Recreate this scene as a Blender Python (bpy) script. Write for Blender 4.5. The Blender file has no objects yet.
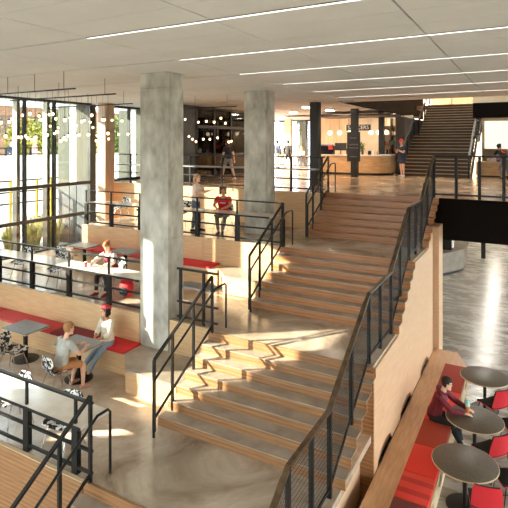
import bpy, bmesh, math, random
import numpy as np
from mathutils import Vector, Matrix
random.seed(7)
SC = bpy.context.scene
COL = SC.collection
PI = math.pi
R = math.radians

# ------------------------------------------------------------------ levels (metres)
U, T1, T2, M, G = 0.0, -1.12, -2.24, -3.36, -4.48
CEIL = 3.1
SXL, SXR = -5.70, -2.36          # stair left and right edge

# ------------------------------------------------------------------ materials
def lin(c):
    c = c / 255.0
    return c / 12.92 if c <= .04045 else ((c + .055) / 1.055) ** 2.4
def rgb(r, g, b): return (lin(r), lin(g), lin(b), 1)

def new_mat(name):
    m = bpy.data.materials.new(name); m.use_nodes = True
    nt = m.node_tree
    return m, nt, nt.nodes['Principled BSDF']

def mk(name, c1, c2=None, rough=.5, metal=0, scale=4, stretch=(1, 1, 1), detail=4, bump=0, rough2=None, spec=.5, contrast=.3):
    m, nt, b = new_mat(name)
    b.inputs['Roughness'].default_value = rough
    b.inputs['Metallic'].default_value = metal
    b.inputs['Specular IOR Level'].default_value = spec
    tc = nt.nodes.new('ShaderNodeTexCoord'); mp = nt.nodes.new('ShaderNodeMapping')
    mp.inputs['Scale'].default_value = stretch
    nt.links.new(tc.outputs['Object'], mp.inputs['Vector'])
    nz = nt.nodes.new('ShaderNodeTexNoise'); nz.inputs['Scale'].default_value = scale; nz.inputs['Detail'].default_value = detail
    nt.links.new(mp.outputs['Vector'], nz.inputs['Vector'])
    cr = nt.nodes.new('ShaderNodeValToRGB')
    cr.color_ramp.elements[0].position = .5 - contrast / 2; cr.color_ramp.elements[1].position = .5 + contrast / 2
    cr.color_ramp.elements[0].color = c1; cr.color_ramp.elements[1].color = c2 or tuple(min(1, v * 1.12) for v in c1[:3]) + (1,)
    nt.links.new(nz.outputs['Fac'], cr.inputs['Fac']); nt.links.new(cr.outputs['Color'], b.inputs['Base Color'])
    if rough2 is not None:
        mr = nt.nodes.new('ShaderNodeMapRange'); mr.inputs['To Min'].default_value = rough; mr.inputs['To Max'].default_value = rough2
        mr.inputs['From Min'].default_value = .3; mr.inputs['From Max'].default_value = .7
        nt.links.new(nz.outputs['Fac'], mr.inputs['Value']); nt.links.new(mr.outputs['Result'], b.inputs['Roughness'])
    if bump:
        bp = nt.nodes.new('ShaderNodeBump'); bp.inputs['Strength'].default_value = bump; bp.inputs['Distance'].default_value = .02
        nt.links.new(nz.outputs['Fac'], bp.inputs['Height']); nt.links.new(bp.outputs['Normal'], b.inputs['Normal'])
    return m

def laminated(name, c1, c2, freq=55, rough=.4, axis='Z'):
    """plywood edge: fine horizontal laminations mixed with a slow grain"""
    m, nt, b = new_mat(name); b.inputs['Roughness'].default_value = rough
    tc = nt.nodes.new('ShaderNodeTexCoord')
    wv = nt.nodes.new('ShaderNodeTexWave'); wv.wave_type = 'BANDS'; wv.bands_direction = axis
    wv.inputs['Scale'].default_value = freq / 6.283 * .5; wv.inputs['Distortion'].default_value = .6; wv.inputs['Detail'].default_value = 2
    nt.links.new(tc.outputs['Object'], wv.inputs['Vector'])
    mp = nt.nodes.new('ShaderNodeMapping'); mp.inputs['Scale'].default_value = (.8, 3, 14)
    nt.links.new(tc.outputs['Object'], mp.inputs['Vector'])
    nz = nt.nodes.new('ShaderNodeTexNoise'); nz.inputs['Scale'].default_value = 3; nz.inputs['Detail'].default_value = 5
    nt.links.new(mp.outputs['Vector'], nz.inputs['Vector'])
    mx = nt.nodes.new('ShaderNodeMath'); mx.operation = 'MULTIPLY_ADD'; mx.inputs[1].default_value = .35
    nt.links.new(wv.outputs['Fac'], mx.inputs[0])
    ms = nt.nodes.new('ShaderNodeMath'); ms.operation = 'MULTIPLY_ADD'; ms.inputs[1].default_value = 1.3; ms.inputs[2].default_value = -.33
    nt.links.new(nz.outputs['Fac'], ms.inputs[0]); nt.links.new(ms.outputs[0], mx.inputs[2])
    cr = nt.nodes.new('ShaderNodeValToRGB'); cr.color_ramp.elements[0].color = c1; cr.color_ramp.elements[1].color = c2
    nt.links.new(mx.outputs[0], cr.inputs['Fac']); nt.links.new(cr.outputs['Color'], b.inputs['Base Color'])
    return m

def polished(name, c1, c2, c3, rough=.16, scale=.7, stretch=(1, 1, 1)):
    """polished concrete: cloudy mottling, faint cracks of tone, glossy sealer"""
    m, nt, b = new_mat(name)
    tc = nt.nodes.new('ShaderNodeTexCoord'); mp = nt.nodes.new('ShaderNodeMapping'); mp.inputs['Scale'].default_value = stretch
    nt.links.new(tc.outputs['Object'], mp.inputs['Vector'])
    n1 = nt.nodes.new('ShaderNodeTexNoise'); n1.inputs['Scale'].default_value = scale; n1.inputs['Detail'].default_value = 8; n1.inputs['Roughness'].default_value = .65; n1.inputs['Distortion'].default_value = .8
    nt.links.new(mp.outputs['Vector'], n1.inputs['Vector'])
    cr = nt.nodes.new('ShaderNodeValToRGB'); e = cr.color_ramp.elements
    e[0].position = .3; e[0].color = c1; e[1].position = .7; e[1].color = c3; k = e.new(.5); k.color = c2
    nt.links.new(n1.outputs['Fac'], cr.inputs['Fac']); nt.links.new(cr.outputs['Color'], b.inputs['Base Color'])
    mr = nt.nodes.new('ShaderNodeMapRange'); mr.inputs['From Min'].default_value = .3; mr.inputs['From Max'].default_value = .7
    mr.inputs['To Min'].default_value = rough; mr.inputs['To Max'].default_value = rough + .14
    nt.links.new(n1.outputs['Fac'], mr.inputs['Value']); nt.links.new(mr.outputs['Result'], b.inputs['Roughness'])
    b.inputs['Specular IOR Level'].default_value = .6
    return m

def emit(name, col, strength):
    m, nt, b = new_mat(name)
    b.inputs['Base Color'].default_value = (.8, .8, .8, 1)
    b.inputs['Emission Color'].default_value = col; b.inputs['Emission Strength'].default_value = strength
    return m

def glass(name, tint=(.93, .97, .96, 1), refl=.08):
    m, nt, b = new_mat(name); nt.nodes.remove(b)
    out = nt.nodes['Material Output']
    t = nt.nodes.new('ShaderNodeBsdfTransparent'); t.inputs['Color'].default_value = tint
    g = nt.nodes.new('ShaderNodeBsdfGlossy'); g.inputs['Roughness'].default_value = .02
    mx = nt.nodes.new('ShaderNodeMixShader'); mx.inputs['Fac'].default_value = refl
    nt.links.new(t.outputs[0], mx.inputs[1]); nt.links.new(g.outputs[0], mx.inputs[2]); nt.links.new(mx.outputs[0], out.inputs['Surface'])
    return m

def blotch(name, c1, c2, scale=9):
    """bold two-colour upholstery print"""
    m, nt, b = new_mat(name); b.inputs['Roughness'].default_value = .55
    tc = nt.nodes.new('ShaderNodeTexCoord')
    nz = nt.nodes.new('ShaderNodeTexNoise'); nz.inputs['Scale'].default_value = scale; nz.inputs['Detail'].default_value = 1.5; nz.inputs['Distortion'].default_value = 1.2
    nt.links.new(tc.outputs['Object'], nz.inputs['Vector'])
    cr = nt.nodes.new('ShaderNodeValToRGB'); cr.color_ramp.interpolation = 'CONSTANT'
    cr.color_ramp.elements[0].color = c1; cr.color_ramp.elements[1].color = c2; cr.color_ramp.elements[1].position = .5
    nt.links.new(nz.outputs['Fac'], cr.inputs['Fac']); nt.links.new(cr.outputs['Color'], b.inputs['Base Color'])
    return m

def stripes(name, cols, freq, axis='Y'):
    m, nt, b = new_mat(name); b.inputs['Roughness'].default_value = .8
    tc = nt.nodes.new('ShaderNodeTexCoord')
    wv = nt.nodes.new('ShaderNodeTexWave'); wv.wave_type = 'BANDS'; wv.bands_direction = axis; wv.inputs['Scale'].default_value = freq
    nt.links.new(tc.outputs['Object'], wv.inputs['Vector'])
    cr = nt.nodes.new('ShaderNodeValToRGB'); cr.color_ramp.interpolation = 'CONSTANT'
    cr.color_ramp.elements[0].color = cols[0]; cr.color_ramp.elements[1].color = cols[1]; cr.color_ramp.elements[1].position = .6
    nt.links.new(wv.outputs['Fac'], cr.inputs['Fac']); nt.links.new(cr.outputs['Color'], b.inputs['Base Color'])
    return m

MT = {}
MT['ceil'] = mk('ceiling_paint', rgb(210, 208, 205), rgb(216, 214, 211), rough=.8, scale=1.5)
MT['gap'] = mk('shadow_gap', rgb(52, 46, 40), rough=.9)
MT['conc'] = mk('cast_concrete', rgb(146, 140, 127), rgb(214, 210, 198), rough=.7, scale=2.2, stretch=(1.6, 1.6, .9), detail=12, contrast=.42, bump=.15)
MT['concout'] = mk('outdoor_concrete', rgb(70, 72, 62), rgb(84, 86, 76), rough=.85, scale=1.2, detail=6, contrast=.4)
MT['floorM'] = polished('polished_concrete', rgb(124, 105, 87), rgb(186, 168, 149), rgb(218, 205, 190), rough=.14)
MT['floorU'] = polished('polished_concrete_warm', rgb(128, 94, 62), rgb(172, 134, 98), rgb(198, 164, 128), rough=.15)
MT['floorG'] = polished('polished_concrete_grey', rgb(128, 118, 105), rgb(150, 140, 126), rgb(176, 166, 152), rough=.2, scale=1.3, stretch=(.8, 2.6, 1))
MT['tread'] = mk('concrete_tread', rgb(146, 132, 118), rgb(188, 174, 158), rough=.3, scale=3, detail=6, contrast=.5)
MT['riser'] = laminated('laminated_riser', rgb(122, 82, 52), rgb(178, 132, 90))
MT['riserwarm'] = laminated('laminated_riser_warm', rgb(140, 86, 48), rgb(198, 140, 90))
MT['treadwarm'] = mk('wood_tread', rgb(150, 112, 80), rgb(192, 152, 116), rough=.28, scale=3, stretch=(.6, 4, 4), detail=6, contrast=.5)
MT['ply'] = mk('maple_plywood', rgb(202, 160, 116), rgb(228, 194, 150), rough=.42, scale=3, stretch=(.7, 3, 11), detail=6, contrast=.5)
MT['plyY'] = mk('maple_plywood_side', rgb(206, 162, 124), rgb(228, 190, 152), rough=.45, scale=3, stretch=(3, .7, 11), detail=6, contrast=.5)
MT['plydark'] = mk('walnut_plywood', rgb(122, 84, 54), rgb(158, 114, 76), rough=.45, scale=3, stretch=(3, 3, .7), detail=5)
MT['ledge'] = mk('birch_ledge', rgb(196, 150, 108), rgb(222, 180, 138), rough=.4, scale=3, stretch=(7, .9, 3), detail=6, contrast=.5)
MT['metal'] = mk('black_steel', rgb(20, 19, 18), rgb(27, 26, 24), rough=.42, scale=8, spec=.35)
MT['bronze'] = mk('bronze_handrail', rgb(96, 80, 62), rgb(124, 104, 82), rough=.3, metal=.75, scale=8)
MT['chrome'] = mk('chrome_steel', rgb(190, 190, 190), rgb(205, 205, 205), rough=.2, metal=1, scale=8)
MT['mull'] = mk('dark_aluminium', rgb(40, 42, 42), rgb(54, 56, 56), rough=.4, metal=.3)
MT['fin'] = mk('cream_fin', rgb(176, 170, 150), rgb(188, 182, 162), rough=.6, scale=2)
MT['glass'] = glass('window_glass')
MT['railglass'] = glass('rail_glass', (.93, .94, .93, 1), .03)
MT['tintglass'] = glass('tinted_glass', (.74, .77, .75, 1), .05)
MT['darkglass'] = glass('smoked_glass', (.26, .27, .28, 1), .08)
MT['bartop'] = mk('pale_bar_top', rgb(216, 206, 192), rgb(228, 220, 208), rough=.14, scale=4)
MT['tabletop'] = mk('grey_laminate', rgb(128, 130, 132), rgb(144, 146, 148), rough=.35, scale=20)
MT['roundtop'] = mk('taupe_linoleum', rgb(94, 84, 72), rgb(110, 98, 84), rough=.45, scale=30, detail=6)
MT['plyedge'] = mk('plywood_edge', rgb(206, 178, 140), rgb(222, 198, 164), rough=.5)
MT['print'] = blotch('black_white_print', rgb(20, 20, 22), rgb(232, 230, 226), scale=10)
MT['black'] = mk('black_fabric', rgb(20, 19, 19), rgb(34, 32, 31), rough=.85, scale=40)
MT['darkwood'] = mk('espresso_wood', rgb(44, 32, 22), rgb(66, 50, 34), rough=.5, scale=3, stretch=(4, 4, .6), detail=5)
MT['stairdark'] = mk('dark_stair_wood', rgb(52, 36, 25), rgb(70, 50, 35), rough=.5, scale=3, stretch=(.7, 3, 3))
MT['nosing'] = mk('pale_tread_nosing', rgb(168, 134, 96), rgb(190, 156, 116), rough=.35, scale=4, stretch=(.6, 3, 3))
MT['fascia'] = mk('black_fascia', rgb(15, 11, 9), rgb(22, 16, 12), rough=.85, scale=12, spec=.1)
MT['tancol'] = mk('tan_column_wood', rgb(176, 146, 122), rgb(192, 162, 136), rough=.5, scale=3, stretch=(3, 3, .6))
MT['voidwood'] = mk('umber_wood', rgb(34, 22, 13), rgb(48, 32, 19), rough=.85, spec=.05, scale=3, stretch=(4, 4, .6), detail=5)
MT['low_bounce'] = mk('low_bounce_ground', rgb(70, 70, 68), rgb(84, 84, 82), rough=.9, scale=6)  # dark ground tone that keeps bounce off the ceiling
MT['white'] = mk('white_paint', rgb(226, 224, 216), rgb(234, 232, 226), rough=.6)
MT['cream'] = mk('cream_plaster', rgb(216, 198, 168), rgb(226, 210, 182), rough=.6, scale=2)
MT['creamwood'] = mk('pale_wood_cladding', rgb(208, 178, 138), rgb(224, 196, 158), rough=.5, scale=3, stretch=(3, 3, .6))
MT['slat'] = mk('counter_ply', rgb(188, 142, 92), rgb(214, 172, 122), rough=.45, scale=3, stretch=(.8, .8, 9), detail=5)
MT['stone'] = mk('veined_stone', rgb(88, 76, 62), rgb(140, 124, 104), rough=.3, scale=3, detail=9, contrast=.5)
MT['slate'] = mk('blue_grey_panel', rgb(58, 66, 72), rgb(70, 78, 84), rough=.5, scale=3)
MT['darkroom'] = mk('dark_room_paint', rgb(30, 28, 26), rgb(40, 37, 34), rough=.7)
MT['green'] = mk('plant_leaf', rgb(52, 74, 26), rgb(112, 126, 48), rough=.6, scale=6)
MT['yellowgreen'] = mk('autumn_leaf', rgb(98, 108, 34), rgb(170, 156, 62), rough=.6, scale=5)
MT['grass'] = mk('tall_grass', rgb(88, 104, 42), rgb(160, 152, 70), rough=.7, scale=9)
MT['bark'] = mk('bark', rgb(74, 60, 48), rgb(98, 82, 66), rough=.9)
MT['brick'] = mk('brown_brick', rgb(104, 74, 56), rgb(124, 92, 70), rough=.85, scale=5)
MT['paving'] = mk('outdoor_paving', rgb(224, 220, 210), rgb(232, 228, 220), rough=.85, scale=2)
MT['bulb'] = emit('bulb_glow', (1, .58, .28, 1), 2.2)
MT['globe'] = emit('globe_glow', (1, .74, .46, 1), 1.2)
MT['strip'] = emit('strip_glow', (1, .95, .86, 1), .42)
MT['kitchenfill'] = emit('kitchen_fill_glow', (1, .88, .72, 1), 7)  # fill glow of the added kitchen panels
MT['loungefill'] = emit('lounge_fill_glow', (1, .86, .68, 1), 60)  # fill glow of the added lounge panels
MT['strip2'] = emit('hall_strip_glow', (1, .94, .84, 1), 11)
MT['screen'] = emit('lit_board', (1, .93, .78, 1), .25)
MT['lettering'] = mk('white_lettering', rgb(235, 232, 224), rough=.5)
MT['chalk'] = mk('chalk_lettering', rgb(150, 146, 138), rough=.8)
MT['signblack'] = mk('sign_black', rgb(34, 32, 28), rgb(42, 39, 35), rough=.5)
def col(name, r, g, b, rough=.75, **k):
    key = 'c_' + name
    if key not in MT:
        MT[key] = mk(name, rgb(r, g, b), rgb(min(255, r * 1.08), min(255, g * 1.08), min(255, b * 1.08)), rough=rough, scale=14, **k)
    return MT[key]

# ------------------------------------------------------------------ mesh helper
class MB:
    def __init__(s): s.v = []; s.f = []
    def add(s, vs, fs):
        n = len(s.v); s.v += [tuple(p) for p in vs]; s.f += [tuple(i + n for i in f) for f in fs]; return s
    def box(s, x0, x1, y0, y1, z0, z1):
        vs = [(x, y, z) for x in (x0, x1) for y in (y0, y1) for z in (z0, z1)]
        return s.add(vs, [(0, 1, 3, 2), (4, 6, 7, 5), (0, 4, 5, 1), (2, 3, 7, 6), (0, 2, 6, 4), (1, 5, 7, 3)])
    def obox(s, c, size, rot=None):
        rot = rot or Matrix.Identity(3); c = Vector(c); a = [v / 2 for v in size]
        vs = [c + rot @ Vector((i * a[0], j * a[1], k * a[2])) for i in (-1, 1) for j in (-1, 1) for k in (-1, 1)]
        return s.add(vs, [(0, 1, 3, 2), (4, 6, 7, 5), (0, 4, 5, 1), (2, 3, 7, 6), (0, 2, 6, 4), (1, 5, 7, 3)])
    def bar(s, p, q, w, h, up=(0, 0, 1)):
        """rectangular beam from p to q: w sideways, h along 'up'"""
        p, q = Vector(p), Vector(q); d = q - p; L = d.length; d.normalize(); u = Vector(up)
        if abs(d.dot(u)) > .99: u = Vector((0, 1, 0))
        sd = d.cross(u).normalized(); u = sd.cross(d).normalized()
        rot = Matrix((sd, d, u)).transposed()
        return s.obox((p + q) / 2, (w, L, h), rot)
    def tube(s, pts, r, n=8, closed=False):
        pts = [Vector(p) for p in pts]; rs = r if isinstance(r, (list, tuple)) else [r] * len(pts)
        rings = []; prev = None
        for i, p in enumerate(pts):
            a = pts[max(i - 1, 0)]; b = pts[min(i + 1, len(pts) - 1)]
            d = (b - a).normalized()
            if prev is None:
                u = Vector((0, 0, 1)) if abs(d.z) < .9 else Vector((0, 1, 0))
            else: u = prev
            x = d.cross(u).normalized(); u = x.cross(d).normalized(); prev = u
            rings.append([p + rs[i] * (math.cos(2 * PI * k / n) * x + math.sin(2 * PI * k / n) * u) for k in range(n)])
        return s.loft(rings)
    def loft(s, rings, cap=True):
        n = len(rings[0]); base = len(s.v)
        for r in rings: s.v += [tuple(p) for p in r]
        for i in range(len(rings) - 1):
            for k in range(n):
                a = base + i * n + k; b = base + i * n + (k + 1) % n
                s.f.append((a, b, b + n, a + n))
        if cap:
            s.f.append(tuple(base + k for k in reversed(range(n)))); s.f.append(tuple(base + (len(rings) - 1) * n + k for k in range(n)))
        return s
    def lathe(s, prof, c=(0, 0, 0), n=20):
        return s.loft([[(c[0] + r * math.cos(2 * PI * k / n), c[1] + r * math.sin(2 * PI * k / n), c[2] + z) for k in range(n)] for r, z in prof])
    def prism(s, poly, lo, hi, axis='z'):
        def P(a, b, t): return {'z': (a, b, t), 'x': (t, a, b), 'y': (a, t, b)}[axis]
        n = len(poly); base = len(s.v)
        s.v += [P(a, b, lo) for a, b in poly] + [P(a, b, hi) for a, b in poly]
        s.f.append(tuple(base + k for k in reversed(range(n)))); s.f.append(tuple(base + n + k for k in range(n)))
        for k in range(n): s.f.append((base + k, base + (k + 1) % n, base + n + (k + 1) % n, base + n + k))
        return s
    def ell(s, c, r, rot=None, n=14, m=9):
        rot = rot or Matrix.Identity(3); c = Vector(c); rings = []
        for i in range(m):
            t = -PI / 2 + PI * (i + .02) / (m - 1 + .04)
            rings.append([c + rot @ Vector((r[0] * math.cos(t) * math.cos(2 * PI * k / n), r[1] * math.cos(t) * math.sin(2 * PI * k / n), r[2] * math.sin(t))) for k in range(n)])
        return s.loft(rings)
    def grid(s, fn, nu, nv, thick=0):
        """surface fn(u,v)->(x,y,z); with thickness along normals"""
        P = [[Vector(fn(i / nu, j / nv)) for j in range(nv + 1)] for i in range(nu + 1)]
        base = len(s.v); W = nv + 1; N = (nu + 1) * W
        nor = []
        for i in range(nu + 1):
            for j in range(nv + 1):
                du = P[min(i + 1, nu)][j] - P[max(i - 1, 0)][j]; dv = P[i][min(j + 1, nv)] - P[i][max(j - 1, 0)]
                nor.append(du.cross(dv).normalized())
        s.v += [tuple(P[i][j]) for i in range(nu + 1) for j in range(W)]
        s.v += [tuple(P[i][j] - nor[i * W + j] * thick) for i in range(nu + 1) for j in range(W)]
        for i in range(nu):
            for j in range(nv):
                a, b, c, d = base + i * W + j, base + (i + 1) * W + j, base + (i + 1) * W + j + 1, base + i * W + j + 1
                s.f.append((a, b, c, d)); s.f.append((d + N, c + N, b + N, a + N))
        for i in range(nu):
            for j in (0, nv):
                a, b = base + i * W + j, base + (i + 1) * W + j; s.f.append((a, b, b + N, a + N) if j else (b, a, a + N, b + N))
        for j in range(nv):
            for i in (0, nu):
                a, b = base + i * W + j, base + i * W + j + 1; s.f.append((a, b, b + N, a + N))
        return s
    def build(s, name, mat, parent=None, world=False, smooth=False, bevel=0, kind=None):
        me = bpy.data.meshes.new(name)
        vs = s.v
        if world and parent is not None:
            ox, oy, oz = parent.location
            p = parent.parent
            while p is not None:
                ox += p.location[0]; oy += p.location[1]; oz += p.location[2]; p = p.parent
            vs = [(x - ox, y - oy, z - oz) for x, y, z in vs]
        me.from_pydata(vs, [], s.f); me.update()
        bm = bmesh.new(); bm.from_mesh(me)
        bmesh.ops.recalc_face_normals(bm, faces=bm.faces)
        if bevel:
            es = [e for e in bm.edges if len(e.link_faces) == 2 and e.calc_face_angle(0) > .6]
            bmesh.ops.bevel(bm, geom=es, offset=bevel, segments=2, affect='EDGES', profile=.5, clamp_overlap=True)
        if smooth:
            for f in bm.faces: f.smooth = True
        bm.to_mesh(me); bm.free()
        if smooth:
            try: me.set_sharp_from_angle(angle=R(45))
            except Exception: pass
        me.materials.append(MT[mat] if isinstance(mat, str) else mat)
        o = bpy.data.objects.new(name, me); COL.objects.link(o)
        if parent is not None: o.parent = parent
        if kind: o['kind'] = kind
        return o

def tag(o, label, cat, group=None):
    o['label'] = label; o['category'] = cat
    if group: o['group'] = group
    return o
def thing(name, label, cat, loc=(0, 0, 0), rz=0, group=None):
    o = bpy.data.objects.new(name, None); COL.objects.link(o)
    o.location = loc; o.rotation_euler = (0, 0, rz); o.empty_display_size = .1
    return tag(o, label, cat, group)
def solo(mb, name, mat, label, cat, group=None, loc=None, **k):
    """a thing that is one mesh; origin at loc"""
    if loc is not None:
        mb.v = [(x - loc[0], y - loc[1], z - loc[2]) for x, y, z in mb.v]
    o = mb.build(name, mat, **k)
    if loc is not None: o.location = loc
    return tag(o, label, cat, group)
def struct(mb, name, mat, **k):
    o = mb.build(name, mat, **k); o['kind'] = 'structure'; return o
CH = {}
def dup(root, loc, rz, label=None, group=None, scale=None):
    def cp(o, par):
        c = o.copy(); COL.objects.link(c); c.parent = par
        for ch in KIDS.get(o.name, []): cp(ch, c)
        return c
    def kids(o): return [x for x in bpy.data.objects if x.parent == o]
    KIDS = {}
    st = [root]
    while st:
        o = st.pop(); KIDS[o.name] = kids(o); st += KIDS[o.name]
    c = cp(root, None); c.location = loc; c.rotation_euler = (0, 0, rz)
    if label: c['label'] = label
    if group: c['group'] = group
    if scale: c.scale = (scale,) * 3
    return c
# ================================================================== SETTING
XW = -15.0                                   # window wall
# ground slab under everything, terraces stepping up to the back
struct(MB().box(-15.2, 9, -4, 40, G - .2, G), 'floor', 'floorG')
struct(MB().box(XW, SXR, 5.17, 8.47, M - .12, M), 'floor_terrace', 'floorM')
NX0, NX1, NY1 = -7.62, -6.78, 9.0           # notch for the first column
struct(MB().prism([(XW, 8.47), (NX0, 8.47), (NX0, NY1), (NX1, NY1), (NX1, 8.47), (SXL, 8.47), (SXL, 8.37), (SXR, 8.37), (SXR, 10.05), (SXL, 10.05), (SXL, 11.58), (-12.88, 11.58), (-12.88, 14.47), (XW, 14.47)], T2 - .12, T2), 'floor_middle_terrace', 'floorM')
struct(MB().prism([(-12.88, 11.58), (SXL, 11.58), (SXL, 11.64), (SXR, 11.64), (SXR, 13.32), (SXL, 13.32), (SXL, 14.5), (-12.88, 14.5)], T1 - .12, T1), 'floor_upper_terrace', 'floorM')
struct(MB().prism([(XW, 14.5), (SXL, 14.5), (SXL, 14.91), (SXR, 14.91), (SXR, 14.95), (9, 14.95), (9, 40), (-16, 40), (-16, 24), (XW, 24)], U - .25, U), 'floor_cafe', 'floorU')
# wood clad terrace fronts, panels with narrow seams
def clad(name, y, x0, x1, z0, z1, mat='ply', step=2.4, off=0):
    mb = MB(); x = x1
    xs = []
    while x > x0:
        a = max(x0, x - step); mb.box(a + .004, x - .004, y - .03, y, z0, z1); x = a
    return struct(mb, name, mat)
clad('wall_terrace_front', 8.47, XW, NX0, M, T2 - .001)
clad('wall_terrace_front', 8.47, NX1, SXL, M + .45, T2 - .001)
clad('wall_terrace_middle', 11.58, -12.88, SXL, T2, T1 - .001)
struct(MB().box(-12.92, -12.88, 11.55, 14.47, T2, T1), 'wall_terrace_end', 'plyY')
struct(MB().box(XW, -12.88, 14.46, 14.5, T2, T1), 'wall_terrace_back_low', 'ply')
clad('wall_terrace_back', 14.5, XW, SXL, T1, U - .001)
clad('wall_terrace_lower', 5.12, XW, SXL, G, M - .001, mat='riser')
# pale trim on the terrace edges
for n, (y, z) in enumerate(((8.47, T2), (11.58, T1), (14.5, U), (5.12, M))):
    segs = [(XW, NX0), (NX1, SXL)] if n == 0 else [(-12.88 if n == 1 else XW, SXL)]
    mb = MB()
    for a, b in segs: mb.box(a, b, y - .035, y + .03, z - .002, z + .012)
    struct(mb, 'trim_%d' % (n + 1), 'plyedge')

# ceiling: backing slab with square panels and narrow shadow gaps
struct(MB().prism([(-16.4, -4), (6, -4), (6, 18.1), (-6.25, 18.1), (-6.25, 31), (-16.4, 31)], CEIL + .03, CEIL + .85), 'ceiling_slab', 'gap')
mb = MB()
px = [-1.3 + 2.17 * i for i in range(-7, 5)]
py = [5.16 + 2.17 * i for i in range(-5, 13)]
for i in range(len(px) - 1):
    for j in range(len(py) - 1):
        x0, x1 = px[i] + .014, px[i + 1] - .014
        if x0 < XW: x0 = XW
        if x1 > 5.98: x1 = 5.98
        for k in range(3):
            y0 = py[j] + 2.17 * k / 3 + (.03 if k == 0 else .005); y1 = py[j] + 2.17 * (k + 1) / 3 - (.03 if k == 2 else .005)
            if y0 < -3.9: continue
            if px[i] > -6.2 and y0 >= 18.05: continue
            lim = 18.1 if px[i] > -6.2 else 31
            y1 = min(y1, lim)
            xe = min(x1, -6.3) if px[i] < -6.2 and y1 > 18.1 else x1
            if y1 - y0 > .05: mb.box(x0, xe, y0, y1, CEIL, CEIL + .03)
mb.box(-16.4, XW, -4, 31, CEIL, CEIL + .03)
struct(mb, 'ceiling', 'ceil')
struct(MB().box(-6.25, 6, 18.02, 18.1, CEIL - .01, CEIL + .9), 'trim_5', 'ceil')
# void above the upper stair
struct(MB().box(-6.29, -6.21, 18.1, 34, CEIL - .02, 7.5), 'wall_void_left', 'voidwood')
mb = MB()
for yy in (18, 20.6, 23.2, 25.8, 28.4, 31, 33.6, 36.2, 38.8): mb.box(-6.3, 9, yy, yy + 1.9, 7.5, 7.75)
for xx in (-6.3, -2.5, 1.3, 5.1): mb.box(xx, xx + .2, 18, 40, 7.5, 7.75)
o = struct(mb, 'added_skylight', 'white'); MB().box(-6.3, 9, 18, 40, 7.6, 7.62).build('glass_pane', 'glass', o)  # skylight added out of view to light the upper stair
struct(MB().box(-6.3, 9, 17.9, 18.02, CEIL + .9, 7.5), 'wall_void_front', 'white')
# outer walls
struct(MB().box(6, 6.2, -4, 40, -1.2, 7.6), 'wall_right', 'white')
mb = MB(); mb.box(6, 6.2, -4, 40, G, G + .3)
for yy in range(-4, 41, 4): mb.box(6, 6.2, yy - .15, yy + .15, G + .3, -1.2)
o = struct(mb, 'added_window_right', 'mull'); MB().box(6.08, 6.1, -4, 40, G + .3, -1.2).build('glass_pane', 'glass', o)  # unseen window band added to light the ground floor hall
struct(MB().box(-15.2, 6.2, -4.2, -4, 1.3, CEIL), 'unseen_wall_front', 'white')  # unseen front wall, closed to keep the near ceiling darker
mb = MB(); mb.box(-15.2, -4.4, -4.15, -4.05, G, G + .15); mb.box(-15.2, -4.4, -4.15, -4.05, 1.2, 1.3); mb.box(-15.2, -4.5, -4.14, -4.06, -2.0, -1.9)
struct(MB().box(-4.4, 6.2, -4.2, -4, G, 1.3), 'unseen_wall_front_low', 'white')
for i in range(4): mb.box(-15.1 + 2.65 * i - .06, -15.1 + 2.65 * i + .06, -4.2, -4.0, G, 1.3)
o = struct(mb, 'added_window_front', 'mull'); MB().box(-15.2, -4.4, -4.11, -4.09, G, 1.3).build('glass_pane', 'glass', o)  # unseen window, sized for the daylight it lets in
struct(MB().box(-40, 30, -60, -4.3, G - .2, G - .05), 'unseen_dark_ground', 'low_bounce')  # unseen ground, put in dark to cut light bouncing upwards
struct(MB().box(6.2, 30, -20, 60, G - .2, G - .05), 'ground_right', 'paving')
mb = MB()
mb.box(-15.2, XW, -.5, -.15, G, -.1); mb.box(-15.2, XW, -.5, -.15, .42, CEIL)
for a, b in ((-4, -.5), (1.3, 2.5), (2.95, 3.7), (5.6, 6.0), (6.25, 9.3)): mb.box(-15.2, XW, a, b, G, CEIL)
struct(mb, 'sun_shaping_wall_left', 'conc')  # unseen facade; piers and low slot shaped to pattern the sun patches
struct(MB().box(-15.19, XW - .01, -.15, 1.3, G, -.3), 'sun_blocking_parapet', 'conc')  # unseen, its top set by where low sun reaches the floor
struct(MB().box(-15.19, XW - .01, 1.3, 9.4, G, .36), 'sun_blocking_parapet', 'conc')  # unseen, added to block low sun from the terrace walls
struct(MB().box(-15.2, XW, 9.4, 17.6, G, T2 - .05), 'wall_left_plinth', 'mull')
struct(MB().box(-16, 9, 39.8, 40, G, 7.6), 'wall_back', 'cream')

# ---------------------------------------------------------------- window wall on the left
def window(name, x, ys, z0, z1, transoms, glassmat='glass', w=.07, d=.12):
    fr = MB()
    for y in ys: fr.box(x - d, x + .03, y - w / 2, y + w / 2, z0, z1)
    for z in transoms: fr.box(x - .05, x + .07, ys[0], ys[-1], z - .06, z + .06)
    fr.box(x - d, x + .03, ys[0], ys[-1], z0, z0 + .1); fr.box(x - d, x + .03, ys[0], ys[-1], z1 - .08, z1)
    o = struct(fr, name, 'mull')
    MB().box(x - .035, x - .025, ys[0], ys[-1], z0, z1).build('glass_pane', glassmat, o)
    return o
ysA = [-.1 + 1.2 * i for i in range(0, 9)] + [10.97, 12.17, 13.82]
ysA = sorted(y for y in ysA if y < 10.2) + [10.97, 12.17, 13.82]
struct(MB().box(XW - .13, XW, 9.35, 9.43, -.3, CEIL), 'trim_6', 'mull')
window('window_1', XW - .06, [-.1, 1.25, 2.55, 2.9, 3.75, 5.55, 6.02, 6.22], -.3, CEIL, [])
window('window_2', XW, [9.5, 10.97, 12.17, 13.82], T2 - .05, CEIL, [.04, -1.12], 'tintglass')
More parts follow.
